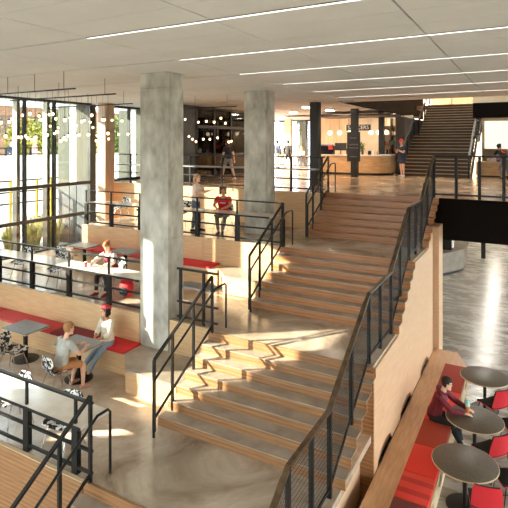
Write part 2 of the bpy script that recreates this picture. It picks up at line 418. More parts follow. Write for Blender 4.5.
window('window_3', XW, [14.45, 16.0, 17.6], T2 - .05, CEIL, [.04, -1.12], 'tintglass')
for n, y in enumerate([9.5, 10.8, 12.0]):
    solo(MB().box(XW - .36, XW - .13, y - .06, y + .07, .1, CEIL), 'facade_fin', 'fin',
         'cream vertical sun fin outside the left window wall', 'fin', 'facade fins along the left window wall', loc=(XW - .25, y, .1))
    solo(MB().box(XW - .36, XW - .13, y - .06, y + .07, T2 - .25, .09), 'shaded_fin_base', 'mull', 'lower part of a cream sun fin outside the left windows, darkened for shade', 'post', 'lower parts of the facade fins darkened for shade', loc=(XW - .25, y, T2 - .25))  # lower fin given a dark colour to stand for its shade
c = solo(MB().box(-14.6, -14.2, 13.82, 14.3, T2, CEIL), 'wood_column', 'tancol', 'tan wood-clad square column between the left window bays', 'column', loc=(-14.4, 14.0, T2))

# ---------------------------------------------------------------- columns
def shaft(x0, x1, y0, y1, z0, z1, joints):
    mb = MB(); zs = [z0] + joints + [z1]
    for a, b in zip(zs, zs[1:]): mb.box(x0, x1, y0, y1, a + (.006 if a > z0 else 0), b - (.006 if b < z1 else 0))
    for j in joints: mb.box(x0 + .012, x1 - .012, y0 + .012, y1 - .012, j - .02, j + .02)
    return mb
solo(shaft(-7.59, -6.8, 8.42, 8.96, M + .45, CEIL, [-.5, 2.75]), 'concrete_column', 'conc', 'nearest grey concrete column, standing on the wood-faced block beside the lower stair flight', 'column', loc=(-7.1, 8.6, M + .45), bevel=.012)
solo(shaft(-7.49, -6.75, 12.83, 13.4, T1, CEIL, [1.2]), 'concrete_column', 'conc', 'second grey concrete column, standing on the upper terrace behind the nearest one', 'column', loc=(-7.1, 13.0, T1), bevel=.012)
solo(MB().box(-7.32, -6.98, 17.45, 17.75, U, CEIL), 'steel_column', 'signblack', 'slim dark brown steel column at the top of the stairs, without a sign', 'column', loc=(-7.1, 17.6, U))
solo(MB().box(-7.15, -6.85, 21.8, 22.05, U, CEIL), 'steel_column', 'signblack', 'slim black steel column carrying the hanging menu board in front of the cafe counter', 'column', loc=(-7.0, 21.9, U))

# ---------------------------------------------------------------- wood faced blocks beside the stair
def block(x0, y0, yb, z, label):
    t = thing('seat_block', label, 'platform', ((x0 + SXL) / 2, y0, z))
    poly = [(x0 - .05, y0 + .5), (x0 + .45, y0), (SXL - .06, y0), (SXL - .06, yb), (x0 - .05, yb)]
    MB().prism(poly, z, z + .41).build('body', 'ply', t, world=True)
    MB().prism([(x0 - .06, y0 + .5), (x0 + .445, y0 - .012), (SXL - .05, y0 - .012), (SXL - .05, yb), (x0 - .06, yb)], z + .41, z + .45).build('slab', 'tread', t, world=True)
    return t
block(-7.45, 7.35, 8.43, M, 'low wood-faced block with a concrete top under the nearest concrete column')
MB().box(-7.62, -6.78, 8.43, 9.0, M, M + .45).build('slab_under_column', 'tread', None, kind='structure')
block(-7.2, 10.6, 11.545, T2, 'low wood-faced block with a concrete top beside the foot of the middle stair flight')

# ================================================================== STAIRS
TR = 1.5525 / 6
def flight(y0, z0, n, label, x0=SXL, x1=SXR + .06, treadmat='tread', risermat='riser', tr=TR, rise=.16, cat='stair flight', last=False):
    t = thing('stair_flight', label, cat, ((x0 + x1) / 2, y0, z0))
    for k in range(n):
        y = y0 + tr * k; z = z0 + rise * k
        MB().box(x0, x1, y, y + .035, z, z + rise - (.014 if k < n - 1 or last else 0)).build('riser', risermat, t, world=True)
        if k < n - 1 or last:
            MB().box(x0, x1, y - .004, y + tr + .03, z + rise - .014, z + rise).build('tread', treadmat, t, world=True)
    return t
flight(6.78, M, 7, 'lower wide stair flight rising from the concrete floor, sunlit on its left')
flight(10.05, T2, 7, 'middle wide stair flight between the two landings', risermat='riserwarm')
flight(13.32, T1, 7, 'top wide stair flight of brown wood reaching the cafe level', treadmat='treadwarm', risermat='riserwarm')
flight(5.12 - 6 * TR, G, 7, 'stair flight descending from the concrete floor at the bottom left', treadmat='tread')
# side wall below the stair ends
def prof(y):
    """under-stair line: z of the stair surface at depth y"""
    if y < 6.78: return M
    if y < 8.33: return M + .16 * (1 + int((y - 6.78) / TR))
    if y < 10.05: return T2
    if y < 11.6: return T2 + .16 * (1 + int((y - 10.05) / TR))
    if y < 13.32: return T1
    if y < 14.87: return T1 + .16 * (1 + int((y - 13.32) / TR))
    return U
def sidepoly(ya, yb, zb, drop, arches=()):
    pts = [(ya, zb)]
    for a, b, hh in arches:
        for i in range(11):
            t = PI * i / 10; pts.append(((a + b) / 2 - (b - a) / 2 * math.cos(t), zb + hh * math.sin(t)))
    pts.append((yb, zb))
    top = []; y = ya
    steps = [ya] + [s for f in (6.78, 10.05, 13.32) for s in [f + TR * k for k in range(7)] if ya < s < yb] + [yb]
    steps = sorted(steps)
    for i in range(len(steps) - 1):
        z = prof((steps[i] + steps[i + 1]) / 2) - drop
        top += [(steps[i] + .02, z), (steps[i + 1] + .02, z)]
    top[0] = (ya, top[0][1]); top[-1] = (yb, top[-1][1])
    return pts + list(reversed(top))
LED = G + .45
struct(MB().prism(sidepoly(5.15, 14.85, G, .05), -2.62, -2.55, 'x'), 'wall_under_stair', 'plyY')
struct(MB().prism(sidepoly(8.33, 14.02, LED, .05, [(8.55, 9.55, .22), (10.25, 11.3, .22), (12.35, 13.35, .22)]), -2.37, -2.32, 'x'), 'wall_stair_panel', 'plyY')
struct(MB().box(-2.55, -2.32, 8.28, 8.33, G, T2 - .06), 'trim_7', 'riser')
struct(MB().box(-2.55, -2.2, 14.28, 14.92, G, -.72), 'trim_8', 'plyY')
struct(MB().box(-2.5, -2.37, 8.36, 14.0, LED, LED + .3), 'trim_9', 'plydark')
# slab edge over the ground floor hall
struct(MB().box(-2.44, 6, 14.93, 15.6, -1.17, U - .005), 'wall_slab_edge', 'fascia')
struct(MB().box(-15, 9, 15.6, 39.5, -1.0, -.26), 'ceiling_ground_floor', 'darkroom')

# ================================================================== RAILINGS
def lerp(a, b, t): return a + (b - a) * t
def along(path, s):
    for i in range(len(path) - 1):
        a, b = path[i], path[i + 1]; L = math.hypot(b[0] - a[0], b[1] - a[1])
        if s <= L + 1e-6: return tuple(lerp(a[k], b[k], s / L if L else 0) for k in range(len(a)))
        s -= L
    return path[-1]
def plen(path): return sum(math.hypot(b[0] - a[0], b[1] - a[1]) for a, b in zip(path, path[1:]))
def wires(mb, path, zlo, zhi, gap=.04, d=.0035, hor=.07):
    L = plen(path); n = int(L / gap)
    for i in range(n + 1):
        x, y, zt, zf = along(path, L * i / n)
        mb.box(x - d / 2, x + d / 2, y - d / 2, y + d / 2, zf + zlo, zt - zhi)
    for a, b in zip(path, path[1:]):
        h = (a[2] - zhi) - (a[3] + zlo); k = max(2, int(h / hor))
        for i in range(1, k):
            t = i / k
            mb.bar((a[0], a[1], lerp(a[3] + zlo, a[2] - zhi, t)), (b[0], b[1], lerp(b[3] + zlo, b[2] - zhi, t)), d, d)
def guard(label, path, posts, base, bottom=.12, postw=(.02, .06), grab=None, mesh=True, name='guard_rail', topmat='bronze', gap=.04):
    """path of (x, y, z_top, z_floor)"""
    t = thing(name, label, 'railing', base)
    mb = MB()
    for a, b in zip(path, path[1:]): mb.bar(a[:3], b[:3], .06, .045)
    mb.build('top_rail', topmat, t, world=True)
    mb = MB()
    for a, b in zip(path, path[1:]): mb.bar((a[0], a[1], a[3] + bottom), (b[0], b[1], b[3] + bottom), .02, .05)
    mb.build('bottom_rail', 'metal', t, world=True)
    for s in posts:
        x, y, zt, zf = along(path, s)
        MB().box(x - postw[0], x + postw[0], y - postw[1] / 2, y + postw[1] / 2, zf, zt).build('post', 'metal', t, world=True)
    if grab:
        MB().tube(grab, .02).build('grab_rail', topmat, t, world=True, smooth=True)
    if mesh:
        mb = MB(); wires(mb, path, bottom + .02, .03, gap=gap); mb.build('wire_mesh', 'metal', t, world=True)
    return t
X0 = -2.45
rp = [(X0, 3.3, -3.40, -4.55), (X0, 5.2, -2.16, -3.36), (X0, 6.55, -2.14, -3.36), (X0, 8.47, -1.03, -2.24), (X0, 10.0, -1.02, -2.24), (X0, 11.68, .08, -1.12), (X0, 13.1, .09, -1.12), (X0, 15.0, 1.19, 0)]
gr = [(X0 - .09, y, z - .17) for _, y, z, _ in rp]
guard('long black railing with wire mesh along the right side of the stairs', rp, [.9, 1.9, 2.6, 3.25, 4.2, 5.17, 5.9, 6.7, 7.5, 8.38, 9.1, 9.8, 10.6, 11.6], (X0, 8.5, T2), grab=gr, gap=.032, postw=(.03, .05))
up = [(X0, 15.0, 1.19, 0), (5.9, 15.0, 1.19, 0)]
guard('black guard rail on the slab edge at the right of the stair top', up, [0, .6, 1.2, 1.8, 2.4, 3.0, 3.6, 4.2, 4.8, 5.4, 6.0, 6.6], (0, 15.0, U), bottom=.1, postw=(.04, .07), mesh=False, topmat='metal')

def stair_rail(y0, z0, label):
    t = thing('handrail', label, 'railing', (-5.6, y0, z0))
    a, b = (-5.6, y0 - .22, z0 + 1.24), (-5.6, y0 + 1.54, z0 + 2.25)
    MB().bar(a, b, .05, .035).build('top_rail', 'metal', t, world=True)
    for f, lo in ((0, z0 + .02), (.28, z0 + .16), (.64, z0 + .6), (1, z0 + 1.12)):
        x, y, z = (lerp(a[k], b[k], f) for k in range(3))
        MB().box(x - .02, x + .02, y - .025, y + .025, lo, z).build('post', 'metal', t, world=True)
    MB().bar((-5.6, y0 - .2, z0 + .25), (-5.6, y0 + 1.54, z0 + 1.26), .02, .05).build('bottom_rail', 'metal', t, world=True)
    MB().prism([(y0 - .18, z0 + .30), (y0 + 1.5, z0 + 1.27), (y0 + 1.5, z0 + 2.19), (y0 - .18, z0 + 1.22)], -5.606, -5.594, 'x').build('glass_panel', 'railglass', t, world=True)
    g = -5.5
    MB().tube([(g, y0 - .35, z0 + .02), (g, y0 - .35, z0 + .93), (g, y0 - .3, z0 + .98), (g, y0 + 1.5, z0 + 2.02), (g, y0 + 1.85, z0 + 2.04), (g, y0 + 1.9, z0 + 2.0), (g, y0 + 1.9, z0 + 1.12)], .021).build('grab_rail', 'metal', t, world=True, smooth=True)
    return t
stair_rail(6.78, M, 'black handrail on the left side of the lower stair flight')
stair_rail(10.05, T2, 'black handrail on the left side of the middle stair flight')
stair_rail(13.32, T1, 'black handrail on the left side of the top stair flight')
# handrail of the descending flight, bottom left
t = thing('handrail', 'black handrail descending out of the picture at the bottom left', 'railing', (-5.6, 5.15, M))
a, b = (-5.6, 5.16, -2.11), (-5.6, 3.2, -3.42)
MB().bar(a, b, .05, .04).build('top_rail', 'metal', t, world=True)
for y, lo, hi in ((5.16, M, -2.11), (4.62, M - .5, -2.47), (3.9, M - .9, -2.95), (3.25, M - 1.1, -3.4)):
    MB().box(-5.62, -5.58, y - .025, y + .025, lo, hi).build('post', 'metal', t, world=True)
MB().bar((-5.6, 5.16, -3.24), (-5.6, 3.2, -4.4), .02, .05).build('bottom_rail', 'metal', t, world=True)
MB().tube([(-5.5, 5.45, M), (-5.5, 5.45, -2.44), (-5.5, 5.4, -2.39), (-5.5, 5.2, -2.39), (-5.5, 3.2, -3.71)], .021).build('grab_rail', 'metal', t, world=True, smooth=True)

# ---------------------------------------------------------------- terrace railings with bar counters
def bar_rail(y, x0, x1, z0, posts, label, barlabel, bx0, bx1, barw=.52, h=1.14):
    t = thing('terrace_rail', label, 'railing', ((x0 + x1) / 2, y, z0))
    MB().box(x0, x1, y - .025, y + .025, z0 + h - .035, z0 + h).build('top_rail', 'metal', t, world=True)
    for zz in (.1, .42): MB().box(x0, x1, y - .02, y + .02, z0 + zz - .02, z0 + zz + .02).build('lower_rail', 'metal', t, world=True)
    for x in posts:
        p = MB(); p.box(x - .02, x + .02, y - .02, y + .02, z0 + .74, z0 + h - .03); p.box(x - .06, x + .06, y - .03, y + .05, z0, z0 + .70)
        p.build('post', 'metal', t, world=True)
    b = thing('bar_counter', barlabel, 'counter', ((bx0 + bx1) / 2, y + .25, z0))
    MB().box(bx0, bx1, y - .06, y + barw, z0 + .705, z0 + .74).build('counter_top', 'bartop', b, world=True)
    MB().box(bx0, bx1, y - .075, y - .06, z0 + .70, z0 + .742).build('front_edge', 'metal', b, world=True)
    for x in posts:
        if bx0 + .1 < x < bx1: MB().box(x - .02, x + .02, y + .06, y + barw - .06, z0 + .66, z0 + .705).build('bracket', 'metal', b, world=True)
    return t
bar_rail(8.53, -14.8, -7.64, T2, [-14.2, -12.77, -11.39, -10.0, -8.65], 'black terrace railing above the lower bench wall at the left', 'pale bar counter along the middle terrace railing', -14.8, -7.66)
bar_rail(11.64, -12.85, -5.6, T1, [-12.82, -11.7, -10.5, -9.0, -8.35, -7.02, -5.65], 'black terrace railing above the middle bench wall, in front of the standing woman', 'pale bar counter along the upper terrace railing', -12.7, -6.0)
bar_rail(5.2, -14.8, -5.6, M, [-11.2, -9.8, -8.45, -7.07, -5.95], 'black terrace railing at the bottom left corner', 'pale bar counter at the bottom left railing', -14.8, -5.78)
# short middle-terrace railing to the right of the nearest column
t = thing('terrace_rail', 'short black railing between the nearest concrete column and the lower stair flight', 'railing', (-6.1, 8.53, T2))
MB().box(-6.64, -5.6, 8.505, 8.555, T2 + 1.1, T2 + 1.14).build('top_rail', 'metal', t, world=True)
for zz in (.1, .42): MB().box(-6.64, -5.6, 8.515, 8.545, T2 + zz - .02, T2 + zz + .02).build('lower_rail', 'metal', t, world=True)
for x in (-6.55, -5.95): MB().box(x - .025, x + .025, 8.5, 8.55, T2, T2 + 1.11).build('post', 'metal', t, world=True)
MB().box(-6.64, -5.75, 8.57, 8.95, T2 + .705, T2 + .74).build('shelf', 'tabletop', t, world=True)
# cafe-level railing
t = thing('terrace_rail', 'black cafe-level railing with a grey ledge, behind the two concrete columns', 'railing', (-9, 14.56, U))
MB().box(-14.8, -5.6, 14.54, 14.58, 1.1, 1.14).build('top_rail', 'metal', t, world=True)
for zz in (.12, .42): MB().box(-14.8, -5.6, 14.54, 14.58, zz - .02, zz + .02).build('lower_rail', 'metal', t, world=True)
for x in (-13.6, -12.1, -10.75, -9.4, -8.05, -6.75, -5.7): MB().box(x - .03, x + .03, 14.53, 14.59, 0, 1.11).build('post', 'metal', t, world=True)
MB().box(-14.8, -5.9, 14.5, 14.86, .7, .74).build('ledge', 'tabletop', t, world=True)
# ================================================================== FURNITURE
def bench(x0, x1, y0, y1, z, label):
    t = thing('bench', label, 'bench', ((x0 + x1) / 2, y0, z))
    MB().box(x0, x1, y0 + .02, y1, z, z + .405).build('body', 'ply', t, world=True)
    MB().box(x0 - .01, x1 + .01, y0, y1, z + .405, z + .445).build('seat_board', 'plyedge', t, world=True, bevel=.006)
    return t
bench(-14.6, -7.52, 7.85, 8.43, M, 'long built-in plywood bench along the lower wood-clad wall at the left')
bench(-12.8, -7.27, 11.0, 11.545, T2, 'built-in plywood bench along the wall behind the middle terrace tables')
REDS = {'r1': (214, 88, 92), 'r2': (204, 72, 78), 'r3': (124, 34, 46), 'r4': (214, 48, 52), 'r5': (226, 58, 44), 'r6': (168, 62, 44), 'r7': (150, 56, 40), 'r8': (110, 42, 34)}
for k, v in REDS.items(): MT[k] = mk('cushion_' + k, rgb(*v), rgb(*[min(255, c * 1.06) for c in v]), rough=.8, scale=60)
def cushion(x0, x1, y0, y1, z, mat, label, group=None, th=.055):
    return solo(MB().box(x0 + .006, x1 - .006, y0 + .006, y1 - .006, z, z + th), 'seat_cushion', mat, label, 'cushion', group, loc=((x0 + x1) / 2, (y0 + y1) / 2, z), bevel=.014, smooth=True)
zc = M + .446
cushion(-14.4, -12.2, 7.84, 8.42, zc, 'r2', 'red bench cushion at the far left edge of the picture on the lower bench')
cushion(-12.2, -11.0, 7.84, 8.42, zc, 'r1', 'light red bench cushion behind the left grey square table')
cushion(-11.0, -9.86, 7.84, 8.42, zc, 'r2', 'red bench cushion just right of the left grey square table')
cushion(-9.86, -8.35, 7.84, 8.42, zc, 'r3', 'dark maroon bench cushion behind the boy in the grey shirt')
cushion(-8.35, -7.55, 7.84, 8.42, zc, 'r4', 'bright red bench cushion under the girl in the cream sweater')
zc = T2 + .446
cushion(-12.7, -11.2, 10.98, 11.54, zc, 'r4', 'red bench cushion behind the left table of the middle terrace')
cushion(-11.2, -9.0, 10.98, 11.54, zc, 'r2', 'red bench cushion behind the right table of the middle terrace')
cushion(-9.0, -7.5, 10.98, 11.54, zc, 'r4', 'bright red sunlit bench cushion just right of the nearest concrete column')

def square_table(x, y, z, w, d, label):
    t = thing('square_table', label, 'table', (x, y, z))
    MB().box(-w / 2, w / 2, -d / 2, d / 2, .715, .74).build('tabletop', 'tabletop', t, bevel=.004)
    MB().box(-w / 2 - .004, w / 2 + .004, -d / 2 - .004, d / 2 + .004, .70, .715).build('edge_band', 'plyedge', t)
    MB().box(-.035, .035, -.035, .035, .02, .70).build('post', 'metal', t)
    MB().lathe([(.29, 0), (.29, .012), (.10, .03), (.05, .04)], n=28).build('base', 'metal', t, smooth=True)
    return t
square_table(-10.08, 7.38, M, .84, .62, 'left grey square pedestal table, empty, in front of the lower bench')
square_table(-8.28, 7.32, M, .86, .62, 'grey square pedestal table between the boy and the girl in the cream sweater')
square_table(-11.75, 10.6, T2, .8, .6, 'left grey square table on the middle terrace, behind the bar counter')
square_table(-10.1, 10.6, T2, .8, .6, 'right grey square table on the middle terrace, next to the nearest concrete column')

def shell_chair(loc, rz, label, group=None):
    t = thing('shell_chair', label, 'chair', loc, rz, group)
    prof = [(.22, .435), (.18, .45), (.05, .445), (-.10, .435), (-.19, .45), (-.235, .53), (-.26, .64), (-.285, .74), (-.30, .82)]
    def fn(u, v):
        i = v * (len(prof) - 1); k = min(int(i), len(prof) - 2); f = i - k
        y = lerp(prof[k][0], prof[k + 1][0], f); z = lerp(prof[k][1], prof[k + 1][1], f)
        a = 2 * u - 1; w = .235 if v < .85 else .235 * (1 - .5 * ((v - .85) / .15) ** 2 * .5)
        if v < .12: w *= .93
        seat = max(0, 1 - abs(v - .3) / .5)
        return (a * w, y + .05 * a * a * (v > .5) * min(1, (v - .5) * 3), z + .055 * a * a * seat)
    MB().grid(fn, 8, 20, .012).build('shell', 'print', t, smooth=True)
    for sx in (-1, 1):
        for sy in (-1, 1):
            MB().tube([(sx * .15, sy * .12 - .02, .43), (sx * .2, sy * .19 - .02, .2), (sx * .235, sy * .235 - .02, .0)], .010, 6).build('leg', 'chrome', t, smooth=True)
    mb = MB()
    for sy in (-1, 1): mb.tube([(-.15, sy * .12 - .02, .428), (.15, sy * .12 - .02, .428)], .010, 6)
    mb.build('under_frame', 'chrome', t)
    return t
GC = 'black and white printed shell chairs'
shell_chair((-9.72, 6.82, M), R(-70), 'black and white printed shell chair at the left grey square table', GC)
c0 = shell_chair((-8.14, 6.68, M), R(-12), 'black and white printed shell chair under the boy in the grey shirt', GC)
dup(c0, (-6.6, 5.5, M), PI + .1, 'black and white printed shell chair at the bottom left bar counter, the right one', GC)
dup(c0, (-7.92, 5.55, M), PI - .15, 'black and white printed shell chair at the bottom left bar counter, the left one', GC)
dup(c0, (-12.5, 9.05, T2), PI + .1, 'black and white printed shell chair at the middle bar counter, farthest left', GC)
dup(c0, (-10.95, 9.0, T2), PI - .1, 'black and white printed shell chair at the middle bar counter, next to the studying girl', GC)
dup(c0, (-9.38, 9.4, T2), PI, 'black and white printed shell chair under the studying girl in the maroon vest', GC)
dup(c0, (-11.95, 10.1, T2), R(5), 'black and white printed shell chair at the left middle-terrace table, back towards the camera', GC)
dup(c0, (-10.0, 10.1, T2), R(-6), 'black and white printed shell chair at the right middle-terrace table, back towards the camera', GC)
dup(c0, (-8.2, 12.78, T1), PI, 'black and white printed shell chair under the man in the red shirt', GC)
dup(c0, (-9.75, 12.75, T1), PI + .2, 'black and white printed shell chair beside the standing woman on the upper terrace', GC)

dup(c0, (-12.3, 12.7, T1), PI - .2, 'black and white printed shell chair at the left end of the upper bar counter', GC)
dup(c0, (-11.2, 12.65, T1), PI + .25, 'black and white printed shell chair at the upper bar counter, left of the nearest column', GC)

# ---------------------------------------------------------------- ground floor seating at the right
t = thing('bench', 'long birch bench with a wide wooden ledge at the foot of the stair side wall', 'bench', (-1.9, 10, G))
MB().prism([(-2.31, 3.5), (-1.36, 3.5), (-1.36, 13.35), (-1.72, 14.25), (-2.31, 14.25)], LED - .04, LED).build('seat_board', 'ledge', t, world=True)
fp = [(3.5, G)]
for k in range(8):
    a = 4.3 + k * 1.15
    fp += []
mb = MB(); ya = 3.5
holes = [4.4 + .95 * k for k in range(10)]
for hy in holes:
    mb.box(-1.40, -1.375, ya, hy - .2, G, LED - .04)
    mb.box(-1.40, -1.375, hy - .2, hy + .2, G, G + .12); mb.box(-1.40, -1.375, hy - .2, hy + .2, G + .30, LED - .04)
    mb.prism([(hy - .2, G + .12), (hy - .12, G + .12), (hy - .2, G + .2)], -1.40, -1.375, 'x'); mb.prism([(hy + .2, G + .12), (hy + .2, G + .2), (hy + .12, G + .12)], -1.40, -1.375, 'x')
    mb.prism([(hy - .2, G + .30), (hy - .2, G + .22), (hy - .12, G + .30)], -1.40, -1.375, 'x'); mb.prism([(hy + .2, G + .30), (hy + .12, G + .30), (hy + .2, G + .22)], -1.40, -1.375, 'x')
    ya = hy + .2
mb.box(-1.40, -1.375, ya, 13.33, G, LED - .04)
mb.build('front_panel', 'plyedge', t, world=True)
MB().prism([(-1.40, 13.33), (-1.375, 13.33), (-1.74, 14.23), (-1.765, 14.23)], G, LED - .04).build('end_panel', 'plyedge', t, world=True)
MB().box(-1.8, -1.78, 3.5, 13.3, G, LED - .04).build('inner_panel', 'plydark', t, world=True)
zc = LED + .001
MT['r5s'] = stripes('cushion_stripes', [rgb(226, 66, 52), rgb(196, 48, 40)], 1.1, 'Y')
cushion(-1.9, -1.37, 11.85, 13.3, zc, 'r6', 'brick brown cushion at the far end of the ground floor bench')
cushion(-1.9, -1.37, 10.42, 11.85, zc, 'r5', 'orange red cushion behind the man in the maroon hoodie')
cushion(-1.9, -1.37, 9.5, 10.42, zc, 'r6', 'rust brown cushion right in front of the man in the maroon hoodie')
cushion(-1.9, -1.37, 8.62, 9.5, zc, 'r5', 'orange red cushion beside the nearest round table')
cushion(-1.9, -1.37, 7.9, 8.62, zc, 'r5s', 'red striped cushion on the ground floor bench')
cushion(-1.9, -1.37, 6.6, 7.9, zc, 'r8', 'dark maroon cushion at the bottom edge of the picture on the ground floor bench')

def round_table(x, y, label):
    t = thing('round_table', label, 'table', (x, y, G))
    MB().lathe([(.50, .722), (.515, .728), (.515, .738), (.51, .742), (.0005, .742)], n=48).build('tabletop', 'roundtop', t, smooth=True)
    MB().lathe([(.0005, .716), (.50, .716), (.522, .72), (.523, .736), (.516, .739)], n=48).build('edge_band', 'plyedge', t, smooth=True)
    MB().lathe([(.036, .02), (.036, .716)], n=16).build('post', 'metal', t, smooth=True)
    MB().lathe([(.30, 0), (.30, .012), (.05, .03)], n=32).build('base', 'metal', t, smooth=True)
    return t
TB = [(-.93, 12.45), (-.96, 10.45), (-.97, 8.95)]
round_table(*TB[0], 'taupe round table farthest back, past the man in the maroon hoodie')
round_table(*TB[1], 'taupe round table with the drink bottle, where the man in the maroon hoodie sits')
round_table(*TB[2], 'nearest taupe round table, empty')
MT['chairred'] = mk('chair_red_shell', rgb(206, 42, 52), rgb(214, 50, 60), rough=.35, scale=3)
MT['ribbed'] = stripes('ribbed_black_pad', [rgb(22, 20, 18), rgb(42, 38, 32)], 9, 'Z')
def red_chair(loc, rz, label, group=None):
    t = thing('padded_chair', label, 'chair', loc, rz, group)
    def back(off):
        def fn(u, v):
            a = 2 * u - 1; w = .225 - .03 * (v ** 3)
            return (a * w, -.20 - .10 * v - .03 * (1 - a * a) + off, .47 + .39 * v)
        return fn
    MB().grid(back(0), 8, 8, .014).build('back_shell', 'chairred', t, smooth=True)
    MB().grid(lambda u, v: tuple(Vector(back(.03)(.04 + .92 * u, .02 + .94 * v))), 8, 8, .03).build('back_pad', 'ribbed', t, smooth=True)
    def seat(dz, s):
        def fn(u, v):
            a = (2 * u - 1) * s; y = lerp(-.21, .23, v)
            return (a * .225, y, .44 + dz + .02 * a * a - .02 * max(0, v - .8) * 5)
        return fn
    MB().grid(seat(0, 1), 8, 8, .014).build('seat_shell', 'chairred', t, smooth=True)
    MB().grid(seat(.03, .96), 8, 8, .032).build('seat_pad', 'black', t, smooth=True)
    for sx in (-1, 1):
        MB().tube([(sx * .2, .18, .425), (sx * .225, .24, .012), (sx * .225, -.26, .012), (sx * .2, -.2, .425)], .0095, 6).build('sled_leg', 'metal', t, smooth=True)
    return t
GR = 'red and black padded chairs at the round tables'
r0 = red_chair((-.64, 8.56, G), R(12), 'red-backed padded chair in the bottom right corner, back to the camera', GR)
dup(r0, (-.28, 9.35, G), R(115), 'padded chair at the right side of the nearest round table, black ribbed pad showing', GR)
dup(r0, (-.66, 10.05, G), R(48), 'padded chair with a red back between the nearest and the middle round table', GR)
dup(r0, (-.25, 11.15, G), R(115), 'padded chair at the right side of the middle round table, black ribbed pad showing', GR)
dup(r0, (-.72, 11.85, G), R(48), 'padded chair with a red back between the middle and the farthest round table', GR)
dup(r0, (-.2, 13.0, G), R(112), 'padded chair at the right side of the farthest round table', GR)
# drink bottle on the middle table
t = thing('drink_bottle', 'clear tumbler with orange drink and turquoise lid on the middle round table', 'bottle', (-1.1, 10.62, G + .742))
MB().lathe([(.034, 0), (.038, .02), (.042, .12)], n=16).build('drink', col('orange_drink', 214, 128, 84, rough=.15), t, smooth=True)
MB().lathe([(.042, .12), (.043, .165), (.036, .185)], n=16).build('cup_wall', col('cup_teal', 168, 214, 202, rough=.2), t, smooth=True)
MB().lathe([(.037, .185), (.037, .2), (.02, .215), (.018, .24), (.004, .245)], n=16).build('lid', col('cup_lid', 128, 200, 184, rough=.3), t, smooth=True)

# things on the middle bar counter
t = thing('drink_cup', 'small red drink cup on the middle bar counter in front of the studying girl', 'cup', (-9.62, 8.72, T2 + .741))
MB().lathe([(.028, 0), (.036, .12)], n=14).build('cup', col('cup_red', 206, 50, 44, rough=.3), t, smooth=True)
MB().lathe([(.038, .12), (.036, .13), (.004, .135)], n=14).build('lid', 'white', t, smooth=True)
t = thing('notebook', 'open white notebook on the middle bar counter under the girl\'s hands', 'notebook', (-9.35, 8.70, T2 + .741), R(8))
for s in (-1, 1): MB().box(min(0, s * .15), max(0, s * .15), -.1, .1, 0, .008).build('page', 'white', t)
t = thing('backpack', 'red and black backpack standing on the floor beside the studying girl', 'backpack', (-8.72, 9.2, T2))
MB().ell((0, 0, .26), (.2, .14, .27)).build('bag', col('bag_red', 190, 26, 30, rough=.7), t, smooth=True)
MB().ell((0, -.11, .17), (.14, .06, .13)).build('pocket', 'black', t, smooth=True)
MB().tube([(-.05, .02, .52), (0, .02, .58), (.05, .02, .52)], .012).build('handle', 'black', t, smooth=True)
# upper terrace: papers in front of the man
t = thing('tray', 'small white paper tray on the upper bar counter in front of the man in red', 'tray', (-8.4, 11.9, T1 + .741))
MB().box(-.14, .14, -.09, .09, 0, .012).build('base', 'white', t, bevel=.003)
MB().box(-.15, .15, -.1, -.09, 0, .03).build('rim', 'white', t)

# ================================================================== LIGHTING FIXTURES
for n, y in enumerate([5.16, 7.33, 9.5, 11.67, 13.84, 16.01]):
    t = thing('linear_ceiling_light', 'slim white linear ceiling light, ' + ['nearest, at the top of the picture', 'second from the camera', 'third from the camera', 'fourth from the camera', 'fifth from the camera', 'farthest, just before the ceiling edge'][n], 'ceiling light', (0, y, CEIL), group='linear ceiling lights')
    x0 = -5.65
    for a, b in [(x0, 5.8)]:
        MB().box(a, b, y - .016, y + .016, CEIL - .014, CEIL - .002).build('diffuser', 'strip', t, world=True)
        mb = MB(); mb.box(a, b, y - .04, y - .026, CEIL - .008, CEIL); mb.box(a, b, y + .026, y + .04, CEIL - .008, CEIL); mb.build('housing', 'gap', t, world=True)
def bulb(t, x, y, z, top):
    t = MB().tube([(x, y, z + .05), (x, y, top)], .004, 4).build('cord', 'metal', t, world=True)
    b = MB().ell((x, y, z), (.034, .034, .038), n=10, m=7).build('bulb', 'bulb', t, world=True, smooth=True)
    MB().lathe([(.018, .03), (.018, .075)], (x, y, z), n=8).build('socket', 'metal', t, world=True)
def chandelier(x0, x1, y, n, label, zb=2.72, levels=(2.25, 1.7)):
    t = thing('pendant_chandelier', label, 'pendant light', ((x0 + x1) / 2, y, CEIL))
    MB().box(x0, x1, y - .015, y + .015, zb - .02, zb + .01).build('bar', 'metal', t, world=True)
    for x in (x0 + .35, (x0 + x1) / 2, x1 - .35): MB().tube([(x, y, zb), (x, y, CEIL)], .006, 5).build('rod', 'metal', t, world=True)
    for i in range(n):
        x = lerp(x0 + .06, x1 - .06, (i + random.uniform(-.25, .25) + .3) / n)
        lv = levels[i % 2 if random.random() < .8 else (i + 1) % 2]
        bulb(t, x, y + random.uniform(-.02, .02), lv + random.uniform(-.12, .12), zb)
    return t
chandelier(-11.0, -8.4, 7.33, 14, 'pendant chandelier bar with small glowing bulbs, nearest of those before the left windows', levels=(2.15, 1.72))
chandelier(-12.4, -8.5, 8.6, 20, 'pendant chandelier bar with small glowing bulbs, behind the nearest one before the left windows', levels=(2.2, 1.7))
chandelier(-13.9, -10.2, 11.0, 18, 'pendant chandelier bar with small glowing bulbs, left of the nearest concrete column', levels=(2.15, 1.75))
chandelier(-11.3, -8.1, 13.4, 22, 'pendant chandelier bar with small glowing bulbs, between the two concrete columns', levels=(2.25, 1.68))

